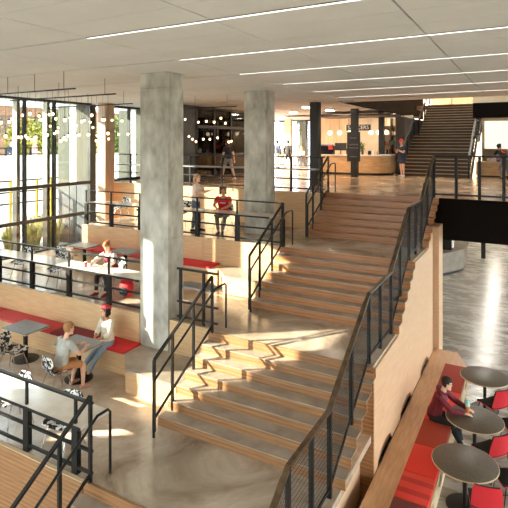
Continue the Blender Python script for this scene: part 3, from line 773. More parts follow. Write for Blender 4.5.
# ================================================================== DARK GLASS ROOM, between the columns
struct(MB().box(-12.3, -12.2, 15.0, 16.9, U, CEIL), 'wall_panel', 'slate')
struct(MB().box(-14.95, -12.3, 16.85, 16.9, U, CEIL), 'wall_dark_room_left', 'darkroom')
struct(MB().box(-14.98, -14.9, 16.9, 21.2, U, CEIL), 'wall_dark_room_back', 'darkroom')
struct(MB().box(-14.95, -12.15, 21.1, 21.2, U, CEIL), 'wall_dark_room_right', 'darkroom')
window('window_4', -12.2, [16.95, 18.3, 19.7, 21.05], U, CEIL, [2.25], 'darkglass', w=.06, d=.06)
t = thing('console', 'low dark console inside the dark glass room', 'cabinet', (-14.3, 19, U))
MB().box(-14.7, -13.9, 17.6, 20.2, 0, .8).build('body', 'slate', t, world=True)
MB().box(-14.72, -13.88, 17.58, 20.22, .8, .84).build('top', 'white', t, world=True)
MB().box(-14.75, -14.7, 18.2, 19.2, 1.3, 1.9).build('panel', 'white', t, world=True)

# ================================================================== CAFE AT THE BACK
# glazed back wall of the cafe lounge
fr = MB()
for x in (-16, -14.6, -13.2, -11.9, -10.9): fr.box(x - .04, x + .04, 30.9, 31, U, CEIL)
fr.box(-16, -10.9, 30.9, 31, CEIL - .1, CEIL); fr.box(-16, -10.9, 30.9, 31, U, .08)
o = struct(fr, 'window_5', 'mull'); MB().box(-16, -10.9, 30.95, 30.96, U, CEIL).build('glass_pane', 'glass', o)
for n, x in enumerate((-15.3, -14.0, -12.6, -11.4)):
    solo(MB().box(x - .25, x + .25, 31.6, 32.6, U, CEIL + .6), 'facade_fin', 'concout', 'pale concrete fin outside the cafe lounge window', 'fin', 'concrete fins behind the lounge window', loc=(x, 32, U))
solo(MB().box(-14.2, -13.75, 29.6, 29.9, U, CEIL), 'wood_column', 'creamwood', 'tan wood-clad post behind the two people in dark jackets', 'column', loc=(-14, 29.75, U))
struct(MB().box(-10.9, -9.3, 30.9, 31, U, CEIL), 'wall_cafe_left', 'creamwood')
struct(MB().box(-9.3, -5.75, 28.4, 28.5, U, CEIL), 'wall_cafe_back', 'cream')
struct(MB().box(-10.9, -9.2, 27.4, 27.5, U, CEIL), 'wall_cafe_panel', 'creamwood')
t = thing('cafe_counter', 'curved pale wood cafe counter with a white top', 'counter', (-8, 24.5, U))
def arc(cx, cy, r, a0, a1, n=8): return [(cx + r * math.cos(R(a0 + (a1 - a0) * i / n)), cy + r * math.sin(R(a0 + (a1 - a0) * i / n))) for i in range(n + 1)]
cp = arc(-9.0, 24.4, .8, 180, 270) + arc(-6.8, 24.4, .8, 270, 360) + [(-6.0, 25.15), (-6.6, 25.15), (-6.6, 24.3), (-9.2, 24.3), (-9.2, 25.2), (-9.8, 25.2)]
ct = arc(-9.0, 24.4, .84, 180, 270) + arc(-6.8, 24.4, .84, 270, 360) + [(-5.96, 25.15), (-6.65, 25.15), (-6.65, 24.35), (-9.15, 24.35), (-9.15, 25.2), (-9.84, 25.2)]
MB().prism(cp, .1, .93).build('front', 'slat', t, world=True)
MB().prism([(x * .99 - .08, y + .04) for x, y in cp], 0, .1).build('plinth', 'metal', t, world=True)
MB().prism(ct, .93, .98).build('top', 'white', t, world=True)
# machines and jars on the counter
def small(name, mb, mat, label, cat, loc, group=None):
    t = solo(mb, name, mat, label, cat, group); t.location = loc; return t
t = thing('coffee_machine', 'black coffee machine with a red panel on the left of the cafe counter', 'machine', (-9.1, 23.95, .98))
MB().box(-.35, .35, -.2, .2, 0, .12).build('base', 'metal', t); MB().box(-.35, .35, -.02, .2, .12, .42).build('body', 'metal', t)
MB().box(-.35, .35, -.2, .2, .42, .5).build('hood', 'chrome', t); MB().box(.16, .34, -.21, -.02, .25, .44).build('panel', 'c_cup_red' if 'c_cup_red' in MT else 'r4', t)
t = thing('till_screen', 'dark till screen standing on the cafe counter', 'screen', (-8.4, 24.05, .98))
MB().box(-.02, .02, -.02, .02, 0, .2).build('stand', 'metal', t); MB().box(-.3, .3, -.02, .02, .2, .58).build('screen', 'signblack', t); MB().box(-.12, .12, -.1, .1, 0, .015).build('foot', 'metal', t)
for i, (x, h, r, m) in enumerate([(-9.5, .2, .07, 'green'), (-8.0, .3, .08, 'chrome'), (-7.75, .22, .07, 'black'), (-7.5, .26, .07, 'white'), (-7.25, .3, .06, 'chrome'), (-6.9, .2, .08, 'black'), (-6.7, .24, .06, 'white'), (-6.5, .18, .06, 'slat')]):
    small('canister', MB().lathe([(r, 0), (r, h * .8), (r * .7, h * .88), (r * .7, h)], n=12), m, ['green canister on the far left of the cafe counter', 'steel canister right of the till screen on the cafe counter', 'black canister on the cafe counter', 'white canister on the middle of the cafe counter', 'tall steel canister on the cafe counter', 'wide black canister toward the right of the cafe counter', 'slim white canister toward the right of the cafe counter', 'wooden canister at the right end of the cafe counter'][i], 'canister', (x, 23.95, .98), 'canisters on the cafe counter')
t = thing('potted_plant', 'small green potted plant behind the cafe counter', 'plant', (-7.3, 24.0, .98))
MB().lathe([(.06, 0), (.08, .14), (.07, .14)], n=12).build('pot', 'white', t)
def leafball(mb, c, r, n, size=.1, seed=0):
    rd = random.Random(seed)
    for _ in range(n):
        v = Vector((rd.gauss(0, 1), rd.gauss(0, 1), rd.gauss(0, 1))).normalized() * (rd.random() ** .4)
        p = Vector((c[0] + v.x * r[0], c[1] + v.y * r[1], c[2] + v.z * r[2]))
        a = Vector((rd.uniform(-1, 1), rd.uniform(-1, 1), rd.uniform(-1, 1))).normalized(); b = a.cross(Vector((rd.uniform(-1, 1), rd.uniform(-1, 1), 1.1))).normalized()
        s = size * rd.uniform(.6, 1.3)
        mb.add([p - a * s, p + b * s * .45, p + a * s, p - b * s * .45], [(0, 1, 2, 3)])
    return mb
leafball(MB(), (0, 0, .4), (.2, .2, .24), 80, .08, 3).build('foliage', 'green', t)
# kitchen opening behind: shelves, posts, sign, lamps
for x, w in ((-6.05, .22), (-5.72, .1)):
    pass
struct(MB().box(-6.8, -6.53, 25.2, 25.4, U, CEIL), 'wall_cafe_post', 'signblack')
t = thing('shelf_unit', 'tall lit shelf unit with jars beside the dark wood wall', 'shelf', (-6.75, 27.4, U))
MB().box(-7.3, -6.2, 27.6, 27.64, 0, 2.9).build('back_panel', 'creamwood', t, world=True)
for z in (.95, 1.45, 1.95, 2.45): MB().box(-7.3, -6.2, 27.2, 27.6, z, z + .03).build('shelf_board', 'darkwood', t, world=True)
for x in (-7.3, -6.68, -6.2): MB().box(x - .02, x + .02, 27.2, 27.6, 0, 2.9).build('upright', 'darkwood', t, world=True)
k = 0
for z in (.98, 1.48, 1.98):
    for i in range(7):
        x = -7.18 + .135 * i; h = random.uniform(.12, .26)
        m = random.choice(['white', 'black', 'slat', 'chrome', 'c_cup_teal', 'r7'])
        small('jar', MB().lathe([(.045, 0), (.045, h * .75), (.03, h * .85), (.03, h)], n=8), m, 'small jar on the lit shelf beside the dark wood wall', 'jar', (x, 27.4, z), 'jars on the lit cafe shelf')
t = thing('cafe_sign', 'black hanging sign reading SAUCERS above the cafe counter', 'sign', (-7.65, 24.55, 2.33))
MB().box(-.62, .62, -.03, .03, -.15, .15).build('board', 'signblack', t)
MB().box(-.66, -.62, -.035, .035, -.16, .16).build('end_cap', 'white', t)
for x in (-.5, .5): MB().tube([(x, 0, .15), (x, 0, CEIL - 2.33)], .006, 5).build('rod', 'metal', t)
def text(s, size, mat, parent, loc, rot, name='lettering', ext=.004, align='CENTER'):
    cu = bpy.data.curves.new(name, 'FONT'); cu.body = s; cu.size = size; cu.align_x = align; cu.align_y = 'CENTER'; cu.extrude = ext
    tmp = bpy.data.objects.new('tmp', cu); COL.objects.link(tmp)
    dg = bpy.context.evaluated_depsgraph_get()
    me = bpy.data.meshes.new_from_object(tmp.evaluated_get(dg)); me.name = name
    bpy.data.objects.remove(tmp); me.materials.clear(); me.materials.append(MT[mat])
    o = bpy.data.objects.new(name, me); COL.objects.link(o); o.parent = parent; o.location = loc; o.rotation_euler = rot
    return o
text('SAUCERS', .27, 'lettering', t, (0, -.036, 0), (PI / 2, 0, 0))
# the menu board on the slim steel column: dark board, chalky script scribbles
t = thing('menu_board', 'dark menu board with pale script lettering fixed to the slim black steel column', 'sign', (-7.0, 21.77, 1.4))
MB().box(-.3, .3, -.03, .03, -.68, .66).build('board', 'signblack', t, bevel=.006)
def script(y, w, h, n, sd):
    rd = random.Random(sd); pts = []
    for i in range(n): pts.append((-w / 2 + w * i / (n - 1) + rd.uniform(-.01, .01), -.034, y + h * math.sin(i * 2.1) * rd.uniform(.4, 1)))
    return MB().tube(pts, .008, 5)
script(.38, .3, .03, 14, 1).build('script_line', 'chalk', t)
script(.08, .4, .06, 18, 2).build('script_line', 'chalk', t)
script(-.06, .42, .05, 18, 3).build('script_line', 'chalk', t)
script(-.46, .3, .03, 12, 4).build('script_line', 'chalk', t)
def globe(x, y, z, label):
    t = thing('globe_pendant', label, 'pendant light', (x, y, z), group='globe pendants over the cafe counter')
    MB().ell((0, 0, 0), (.12, .12, .12)).build('globe', 'globe', t, smooth=True)
    MB().tube([(0, 0, .11), (0, 0, CEIL - z)], .006, 5).build('cord', 'metal', t)
    MB().lathe([(.03, .1), (.03, .16)], n=10).build('cap', 'chrome', t)
for i, x in enumerate((-9.55, -9.0, -8.45, -7.3, -6.9, -6.5)):
    globe(x, 25.6, 2.1, ['leftmost', 'second from the left', 'third from the left', 'fourth from the left', 'fifth from the left', 'rightmost'][i] + ' of the glowing globe pendants over the cafe counter')
# glowing fill panels added over the kitchen to brighten the far cafe
for i, (x, y) in enumerate(((-8.0, 26.8), (-6.8, 26.6))):
    t = thing('kitchen_fill_panel', ['left', 'right'][i] + ' added glowing fill panel over the cafe kitchen', 'ceiling light', (x, y, CEIL))
    MB().box(-.45, .45, -.3, .3, -.02, -.004).build('panel', 'kitchenfill', t); MB().box(-.48, .48, -.33, .33, -.03, -.02).build('frame', 'metal', t) if False else MB().box(-.48, .48, -.33, -.3, -.03, 0).build('frame', 'metal', t)
t = thing('track_light', 'angular black track light on the white ceiling over the lounge', 'ceiling light', (-11, 25.5, CEIL))
MB().bar((-12.6, 25.6, CEIL - .025), (-9.2, 25.0, CEIL - .025), .04, .04).build('track', 'metal', t, world=True)
MB().bar((-12.6, 25.6, CEIL - .025), (-9.2, 27.2, CEIL - .025), .04, .04).build('track', 'metal', t, world=True)
# canopy ring over the counter
struct(MB().prism([(-9.6, 23.4), (-5.75, 23.4), (-5.75, 25.6), (-9.6, 25.6)], 2.86, 2.95), 'ceiling_cafe_canopy', 'darkwood')
# lounge seats in front of the glazing
for i, x in enumerate((-13.1, -12.1)):
    t = thing('lounge_table', ['left', 'right'][i] + ' white cafe table far back near the lounge window', 'table', (x, 28.6, U))
    MB().lathe([(.4, .7), (.4, .74), (.001, .74)], n=24).build('tabletop', 'white', t); MB().lathe([(.03, .01), (.03, .7)], n=8).build('post', 'chrome', t); MB().lathe([(.25, 0), (.25, .02)], n=20).build('base', 'chrome', t)
dup(c0, (-12.6, 29.0, U), R(-30), 'shell chair far back in the lounge under the person in pink', 'chairs in the far lounge')

# ---------------------------------------------------------------- upper stair
t = thing('stair_flight', 'dark wooden stair with pale tread edges rising from the cafe level to the floor above', 'stair flight', (-3.9, 24, U))
SA, SB = -5.42, -2.42
def ustep(k, y, z):
    MB().box(SA, SB, y, y + .03, z, z + .125).build('riser', 'stairdark', t, world=True)
    tr_ = MB().box(SA, SB, y + .05, y + .3, z + .125, z + .16).build('tread', 'stairdark', t, world=True)
    MB().box(SA, SB, y - .02, y + .05, z + .127, z + .161).build('nosing', 'nosing', tr_, world=True)
for k in range(12): ustep(k, 24 + .264 * k, .16 * k)
MB().box(SA, SB, 24 + .264 * 12, 28.5, 1.8, 1.92).build('landing', 'stairdark', t, world=True)
for k in range(12): ustep(k + 12, 28.5 + .264 * k, 1.92 + .16 * k)
for x in (SA - .04, SB + .04):
    pts = [(23.9, -.0), (27.2, 1.95), (28.5, 1.95), (31.7, 3.9), (31.7, 3.5), (28.5, 1.6), (27.3, 1.6), (24.5, 0)]
    MB().prism([(y, z) for y, z in pts], x - .03, x + .03, 'x').build('stringer', 'stairdark', t, world=True)
def urail(x, label):
    t = thing('handrail', label, 'railing', (x, 24, U))
    for dz in (.95, .72):
        mb = MB(); P = [(x, 23.8, dz + .05), (x, 27.1, dz + 2.0), (x, 28.4, dz + 2.0), (x, 31.7, dz + 3.95)]
        for a, b in zip(P, P[1:]): mb.bar(a, b, .05, .05)
        mb.build('rail', 'chrome' if dz < .9 else 'bronze', t, world=True)
    mb = MB(); P = [(x, 23.8, .9, .1), (x, 27.1, 2.85, 2.0), (x, 28.4, 2.85, 2.0), (x, 31.7, 4.8, 3.95)]
    wires(mb, P, .03, .02, gap=.12, d=.008, hor=.2); mb.build('wire_mesh', 'metal', t, world=True)
    for y, z in ((23.85, 0), (25.5, .95), (27.1, 1.95), (28.4, 1.95), (30, 2.9), (31.7, 3.9)): MB().box(x - .03, x + .03, y - .03, y + .03, z, z + .98).build('post', 'metal', t, world=True)
urail(SA + .0, 'handrail on the left side of the dark upper stair')
urail(SB + .0, 'handrail on the right side of the dark upper stair')
struct(MB().box(-5.95, -5.5, 25.2, 31.6, U, 2.85), 'wall_dark_stair', 'darkwood')
struct(MB().box(-6.3, 9, 31.75, 40, 3.6, 3.84), 'floor_upper_storey', 'plydark')
struct(MB().box(-6.3, 9, 37.5, 37.7, 3.84, 7.5), 'wall_upper_storey', 'plydark')
t = thing('guard_rail', 'thin dark guard rail at the head of the upper stair', 'railing', (-2, 33, 3.84))
MB().box(-6, 6, 35.0, 35.04, 4.85, 4.9).build('top_rail', 'metal', t, world=True)
for x in (-6, -4.6, -3.2, -1.8, -.4): MB().box(x - .02, x + .02, 35, 35.04, 3.84, 4.87).build('post', 'metal', t, world=True)
# dark beam and lit lounge right of the upper stair
struct(MB().box(-2.3, 6, 24.3, 24.6, 2.68, 3.35), 'wall_beam', 'fascia')
struct(MB().box(-2.3, 6, 24.3, 31.7, 3.35, 3.6), 'ceiling_right_lounge', 'cream')
struct(MB().box(-2.34, 6, 29.4, 29.6, U, 3.35), 'wall_right_lounge', 'cream')
t = thing('lit_board', 'pale lit wall board behind the person in the black shirt', 'board', (0, 29.35, 2.0))
MB().box(-2.2, 3.5, 29.34, 29.395, 1.25, 2.72).build('panel', 'screen', t, world=True); MB().box(-2.2, 3.5, 29.31, 29.395, 1.2, 1.25).build('ledge', 'white', t, world=True)
t = thing('lounge_counter', 'low orange-brown wooden counter at the right, in front of the person in the black shirt', 'counter', (0, 25.6, U))
MB().box(-2.25, -.9, 25.3, 26.2, .05, .62).build('body', 'slat', t, world=True); MB().box(-2.28, -.88, 25.25, 26.25, .62, .68).build('top', 'ledge', t, world=True)
MB().box(-.9, 3, 25.5, 26.2, .05, .72).build('side_body', 'darkwood', t, world=True); MB().box(-2.2, 3, 25.4, 26.1, 0, .05).build('plinth', 'metal', t, world=True)
t = thing('clothing_pile', 'crumpled purple and white clothing lying on the low wooden counter', 'clothing', (-1.45, 25.6, .68))
MB().ell((-.12, 0, .09), (.26, .2, .1)).build('white_cloth', 'white', t, smooth=True); MB().ell((.15, -.02, .1), (.18, .16, .12)).build('purple_cloth', col('purple', 92, 78, 140), t, smooth=True)

# ---------------------------------------------------------------- ground floor hall beyond the slab edge
t = thing('stone_counter', 'pale veined stone counter on the ground floor under the slab edge', 'counter', (-3.6, 25, G))
MB().prism([(-7, 21.6), (-4.2, 22.6), (-2.8, 25.3), (-2.8, 27), (-7, 27)], G + .12, G + .98).build('body', 'stone', t, world=True)
MB().prism([(-7, 21.5), (-4.15, 22.5), (-2.72, 25.25), (-2.72, 27.1), (-7, 27.1)], G + .98, G + 1.04).build('top', 'stone', t, world=True)
MB().prism([(-7, 21.75), (-4.25, 22.75), (-2.9, 25.4), (-2.9, 26.9), (-7, 26.9)], G, G + .12).build('plinth', 'metal', t, world=True)
t = thing('espresso_grinder', 'black and chrome machine standing on the stone counter', 'machine', (-3.45, 24.9, G + 1.04))
MB().box(-.2, .2, -.2, .2, 0, .5).build('body', 'metal', t); MB().lathe([(.06, .5), (.14, .75)], n=12).build('hopper', 'chrome', t); MB().box(.2, .26, -.1, .1, .1, .4).build('front', 'white', t)
solo(MB().box(-2.3, -2.1, 28.5, 28.7, G, -1.0), 'steel_column', 'metal', 'black steel post far back on the ground floor', 'column', loc=(-2.2, 28.6, G))
for i in range(6):
    t = thing('ground_floor_light', 'linear ceiling light under the slab of the ground floor hall', 'ceiling light', (-.7 - .1 * i, 18 + i * 4, -1.02), group='ground floor ceiling lights')
    MB().box(-1.0, -.86, -1.9, 1.9, -.02, -.005).build('diffuser', 'strip2', t)
    mb = MB(); mb.box(-1.02, -1.0, -1.6, 1.6, -.03, 0); mb.box(-.86, -.84, -1.6, 1.6, -.03, 0); mb.build('housing', 'metal', t)

# ================================================================== OUTDOORS (left)
struct(MB().box(-60, -15.2, -10, 60, T2 - .5, T2 - .25), 'ground_outside', 'paving')
struct(MB().box(-24.3, -24, -10, 45, T2 - .25, .87), 'wall_outside', 'white')
struct(MB().box(-60, -24.3, -10, 60, T2 - .25, -.02), 'ground_street', 'paving')
t = thing('street_railing', 'black railing on top of the white outdoor wall', 'railing', (-24.15, 18, .87))
MB().box(-24.18, -24.12, 6, 32, 1.25, 1.31).build('top_rail', 'metal', t, world=True); MB().box(-24.18, -24.12, 6, 32, .93, .98).build('lower_rail', 'metal', t, world=True)
for i in range(18): MB().box(-24.19, -24.11, 6 + 1.5 * i - .05, 6 + 1.5 * i + .05, .87, 1.28).build('post', 'metal', t, world=True)
t = thing('ramp_railing', 'outdoor ramp railing with yellow posts below the white wall', 'railing', (-18, 13, T2 - .25))
for z in (.05, -.4, -.85): MB().box(-18.03, -17.97, 10, 15, z - .03, z + .03).build('rail', 'metal', t, world=True)
for y in (11.2, 12.5, 13.1, 13.7, 14.4): MB().box(-18.04, -17.96, y - .04, y + .04, T2 - .25, .05).build('post', col('yellow', 214, 174, 60), t, world=True)
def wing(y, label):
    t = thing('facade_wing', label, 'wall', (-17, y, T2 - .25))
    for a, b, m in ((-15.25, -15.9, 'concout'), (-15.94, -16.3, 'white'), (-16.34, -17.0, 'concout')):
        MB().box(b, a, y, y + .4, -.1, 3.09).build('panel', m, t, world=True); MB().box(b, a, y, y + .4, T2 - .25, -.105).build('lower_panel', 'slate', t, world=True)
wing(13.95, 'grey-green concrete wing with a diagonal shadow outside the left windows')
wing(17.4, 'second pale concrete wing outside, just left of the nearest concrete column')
def shrub(loc, r, label, mat='green', seed=0, n=900, group=None, size=.2):
    t = thing('shrub', label, 'shrub', loc, 0, group)
    leafball(MB(), (0, 0, r[2] * 1.02), r, n, size, seed).build('foliage', mat, t)
    mb = MB()
    for k in range(5): mb.tube([(0, 0, 0), (r[0] * .4 * math.cos(k * 1.3), r[1] * .4 * math.sin(k * 1.3), r[2])], [.04, .015], 5)
    mb.build('stems', 'bark', t)
    return t
LABS = ['yellow-green leafy shrub behind the white outdoor wall, farthest left', 'leafy green shrub behind the white outdoor wall, left of the first window mullion', 'yellow-green leafy shrub behind the white wall between the first two mullions', 'green leafy shrub behind the white wall beside the second mullion', 'green shrub behind the white wall near the concrete wing', 'green shrub seen in the narrow gap between the two concrete wings', 'yellow-green shrub farther back in the gap between the wings']
for i, (x, y, r) in enumerate([(-28, 15.5, (1.3, 1.25, 1.5)), (-29.5, 18, (1.4, 1.3, 2.1)), (-28, 20.5, (1.3, 1.25, 1.6)), (-29, 23, (1.4, 1.25, 1.9)), (-28.5, 25.5, (1.3, 1.25, 1.7)), (-26, 27, (1.2, 1.2, 1.9)), (-27, 30, (1.7, 1.6, 1.6))]):
    shrub((x, y, -.02), r, LABS[i], ['yellowgreen', 'green'][i % 2], i, group='shrubs beyond the white wall')
t = thing('brick_building', 'brown brick building across the street beyond the shrubs', 'building', (-46, 34, -.02))
MB().box(-50, -45, 24, 48, -.02, 5.2).build('wall', 'brick', t, world=True); MB().box(-50.2, -44.8, 23.8, 48.2, 5.2, 5.5).build('roof_edge', 'white', t, world=True)
for i in range(6): MB().box(-45.05, -44.95, 26 + i * 3.6, 27.6 + i * 3.6, 2.2, 4.2).build('window', 'bark', t, world=True)
for i in range(15):
    y = 9.6 + i * .29; rd = random.Random(50 + i)
    mb = MB(); bx = -16.2 - (i % 3) * .5
    for k in range(120):
        a = rd.uniform(0, 2 * PI); q = rd.uniform(.02, .18); h = rd.uniform(.5, 1.15); ln = rd.uniform(.1, .4)
        p = Vector((q * math.cos(a), q * math.sin(a), 0)); e = p + Vector((ln * math.cos(a), ln * math.sin(a), h)); mid = (p + e) / 2 + Vector((0, 0, .12))
        s = Vector((-math.sin(a), math.cos(a), 0)) * .018
        mb.add([p - s, p + s, mid + s, e, mid - s], [(0, 1, 2, 3, 4)])
    o = solo(mb, 'tall_grass_clump', 'grass', 'clump of tall yellow-green grass outside at the foot of the left window', 'plant', 'grass clumps outside the left window'); o.location = (bx, y, T2 - .25)
for i, (x, y) in enumerate([(-18.9, 11.5), (-18.9, 14.5), (-17.4, 16.4)]):
    shrub((x, y, T2 - .25), (.7, .7, .45), ['low leafy planting outside left of the first mullion', 'low leafy planting outside near the concrete wing', 'low leafy planting outside between the two concrete wings'][i], 'yellowgreen', 80 + i, 400, size=.1)

for i, (x, y) in enumerate(((-8.5, 20.0), (-10.5, 23.0), (-12.8, 26.5), (-8.3, 22.3))):  # fill panels added to brighten the dim lounge
    t = thing('lounge_fill_panel', ['added square fill panel behind the top of the stairs', 'added square fill panel over the lounge walkway', 'added square fill panel near the lounge window', 'added square fill panel in front of the cafe counter'][i], 'ceiling light', (x, y, CEIL))
    MB().box(-.16, .16, -.16, .16, -.02, -.002).build('panel', 'loungefill', t)
    mb = MB()
    for a in (-1, 1): mb.box(a * .175 - .015, a * .175 + .015, -.19, .19, -.024, -.002)
    mb.build('frame', 'white', t)
# ================================================================== PEOPLE
V = Vector
def ik(a, b, l1, l2, pole):
    a, b, pole = V(a), V(b), V(pole); d = b - a; L = min(d.length, (l1 + l2) * .999); d.normalize()
    x = (l1 * l1 - l2 * l2 + L * L) / (2 * L); h = math.sqrt(max(0, l1 * l1 - x * x))
    p = (pole - d * pole.dot(d)).normalized()
    return a + d * x + p * h, a + d * L
def rotm(yaw=0, pitch=0, roll=0): return Matrix.Rotation(R(yaw), 3, 'Z') @ Matrix.Rotation(R(pitch), 3, 'X') @ Matrix.Rotation(R(roll), 3, 'Y')
SKIN = {'pale': (226, 178, 148), 'tan': (196, 142, 108), 'brown': (140, 96, 70)}
for k, v in SKIN.items(): MT['skin_' + k] = mk('skin_' + k, rgb(*v), rgb(*[c * 1.04 for c in v]), rough=.5, scale=20)
MT['lips'] = mk('lip_skin', rgb(166, 92, 82)); MT['eye'] = mk('eye_dark', rgb(40, 28, 22), rough=.3)
def human(label, loc, rz, ph, lean=0, yaw=0, pitch=0, hands=None, feet=None, h=1.70, vox=.012, skin='pale', shirt=None, sleeve='short', pants=None, plen_=.95,
          shoes=None, hair=None, style='short', hat=None, dress=None, twist=0, elbow=(0, -.6, -.5), knee=(0, 1, .1), sock=None, female=False, name='person', footdir=None, side=0, group=None, collar=None, vest=None):
    """local frame: x = the person's right, y = forward, z = up; origin on the ground below the pelvis"""
    s = h / 1.72
    t = thing(name, label, 'person', loc, rz, group)
    pel = V((0, 0, ph))
    tor = rotm(0, 0, side) @ (rotm(0, -lean) @ V((0, 0, 1))); fw = rotm(0, -lean) @ V((0, 1, 0)); rt = V((1, 0, 0))
    tw = Matrix.Rotation(R(twist), 3, tor)
    rs = tw @ rt; fs = tw @ fw
    shw = (.165 if female else .185) * s
    chest = pel + tor * .30 * s; neck = pel + tor * .50 * s
    nd = (tor + V((0, 0, .6)) + fs * .12).normalized()
    head = neck + nd * .185 * s + fs * .015
    HR = (Matrix.Rotation(R(rz * 0), 3, 'Z') @ rotm(yaw, pitch))
    segs = []          # (a, b, ra, rb, region)
    mb = MB()
    def ring(c, ax, ay, rx, ry, n=14, yo=0): return [c + ax * rx * math.cos(2 * PI * k / n) + ay * (ry * math.sin(2 * PI * k / n) + yo) for k in range(n)]
    # trunk
    hipw, waw, chw = (.172, .128, .150) if female else (.165, .145, .170)
    T = [(-.10, .10, .09), (-.05, hipw * .9, .115), (.02, hipw, .125), (.10, hipw * .93, .115), (.19, waw, .10), (.28, chw * .96, .112), (.37, chw, .118), (.43, chw * .98, .10), (.475, .10, .07), (.50, .058, .055)]
    rings = []
    for z, rx, ry in T:
        f = min(1, max(0, z / .45)); ax = (rt * (1 - f) + rs * f).normalized(); ay = (fw * (1 - f) + fs * f).normalized()
        rings.append(ring(pel + tor * z * s, ax, ay, rx * s, ry * s, yo=(.012 * s if female and .3 < z < .4 else 0)))
    mb.loft(rings)
    segs += [(pel - tor * .08 * s, pel + tor * .10 * s, .16, .15, 'pelvis'), (pel + tor * .10 * s, neck - tor * .04 * s, .14, .15, 'torso')]
    mb.tube([neck - nd * .06 * s, neck + nd * .06 * s, head + nd * .0], [.062 * s, .052 * s, .05 * s], 12)
    segs.append((neck, head - nd * .07 * s, .055, .055, 'neck'))
    # head
    hs = s * 1.0
    def H(x, y, z): return head + HR @ V((x * hs, y * hs, z * hs))
    prof = [(-.115, .026, .024, .062), (-.10, .045, .045, .045), (-.07, .058, .066, .025), (-.03, .066, .085, .006), (.01, .071, .094, 0), (.05, .073, .097, -.006), (.085, .064, .086, -.01), (.11, .042, .058, -.012), (.122, .012, .016, -.012)]
    mb.loft([[H(rx * math.cos(2 * PI * k / 16), ry * math.sin(2 * PI * k / 16) + yo, z) for k in range(16)] for z, rx, ry, yo in prof])
    mb.loft([[H(.010, .088, .022), H(-.010, .088, .022), H(-.008, .075, .02), H(.008, .075, .02)], [H(.018, .112, -.022), H(-.018, .112, -.022), H(-.02, .075, -.03), H(.02, .075, -.03)]])
    mb.ell(H(0, .086, -.058), (.022, .014, .009), HR); mb.ell(H(0, .082, -.105), (.022, .02, .016), HR)
    for q in (-1, 1): mb.ell(H(q * .073, -.008, -.005), (.011, .02, .03), HR); mb.ell(H(q * .03, .082, .035), (.022, .012, .008), HR)
    segs.append((H(0, 0, -.06), H(0, 0, .06), .085, .085, 'head'))
    # arms
    for q, hand in ((-1, hands[0]), (1, hands[1])):
        sh = neck - tor * .065 * s + rs * q * shw
        hd = V(hand[:3])
        pole = V((q * (.5 + elbow[0]), elbow[1], elbow[2]))
        el, wr = ik(sh, hd, .285 * s, .25 * s, pole)
        mb.tube([sh - rs * q * .05 * s + tor * .01, sh, lerp(sh, el, .35), lerp(sh, el, .75), el], [.055 * s, .056 * s, .050 * s, .043 * s, .040 * s], 12)
        mb.tube([el - (el - sh).normalized() * .01, lerp(el, wr, .3), lerp(el, wr, .75), wr], [.040 * s, .042 * s, .032 * s, .026 * s], 12)
        segs += [(sh, el, .055, .042, 'uarm%d' % q), (el, wr, .042, .028, 'farm%d' % q)]
        d = (wr - el).normalized(); hdir = V(hand[3:6]).normalized() if len(hand) >= 6 else d
        up = V((0, 0, 1)); up = (up - hdir * up.dot(hdir))
        up = up.normalized() if up.length > .1 else fs
        sd = hdir.cross(up).normalized()           # across the palm
        pm = wr + hdir * .045 * s
        mb.ell(pm, (.040 * s, .052 * s, .016 * s), Matrix((sd, hdir, up)).transposed(), 12, 7)
        for i, (o, L) in enumerate(((-.030, .062), (-.010, .074), (.010, .070), (.029, .056))):
            p0 = pm + hdir * .030 * s + sd * o * s; p1 = p0 + (hdir * .95 - up * .12) * L * .55 * s; p2 = p1 + (hdir * .75 - up * .6) * L * .5 * s
            mb.tube([p0, p1, p2], [.0095 * s, .009 * s, .0075 * s], 7)
        th = pm - sd * q * .032 * s - hdir * .015 * s
        mb.tube([th, th + (-sd * q * .75 + hdir * .7).normalized() * .032 * s, th + (-sd * q * .5 + hdir * 1.1).normalized() * .062 * s - up * .006], [.012 * s, .0105 * s, .0085 * s], 7)
        segs.append((wr, wr + hdir * .15 * s, .035, .03, 'hand%d' % q))
    # legs
    for q, foot in ((-1, feet[0]), (1, feet[1])):
        hp = pel + rt * q * .088 * s - tor * .03 * s
        an = V(foot[:3]); an.z = max(an.z, .075 * s)
        kn, an = ik(hp, an, .42 * s, .41 * s, V((q * .12 + knee[0], knee[1], knee[2])))
        mb.tube([hp + (hp - kn).normalized() * .03 * s, hp, lerp(hp, kn, .3), lerp(hp, kn, .7), kn], [.080 * s, .088 * s, .083 * s, .064 * s, .056 * s], 14)
        mb.tube([kn, lerp(kn, an, .25), lerp(kn, an, .6), an], [.054 * s, .056 * s, .044 * s, .034 * s], 12)
        segs += [(hp, kn, .085, .06, 'thigh%d' % q), (kn, an, .055, .036, 'shank%d' % q)]
        fd = V((foot[3], foot[4], 0)).normalized() if len(foot) >= 5 else V((q * .15, 1, 0)).normalized()
        fsd = V((fd.y, -fd.x, 0)); z0 = an.z - .072 * s
        rr = []
        for y, w, hh in ((-.065, .022, .035), (-.05, .034, .07), (0, .037, .085), (.06, .043, .06), (.12, .046, .042), (.165, .036, .032), (.185, .016, .022)):
            c = V((an.x, an.y, z0)) + fd * y * s
            rr.append([c + fsd * w * s * math.cos(2 * PI * k / 12) + V((0, 0, hh * s * (.5 + .5 * math.sin(2 * PI * k / 12)))) for k in range(12)])
        mb.loft(rr)
        segs.append((V((an.x, an.y, z0 + .03)), V((an.x, an.y, z0 + .03)) + fd * .14 * s, .05, .04, 'foot%d' % q))
    # fuse into one surface
    tmp = mb.build('tmp_body', 'skin_' + skin)
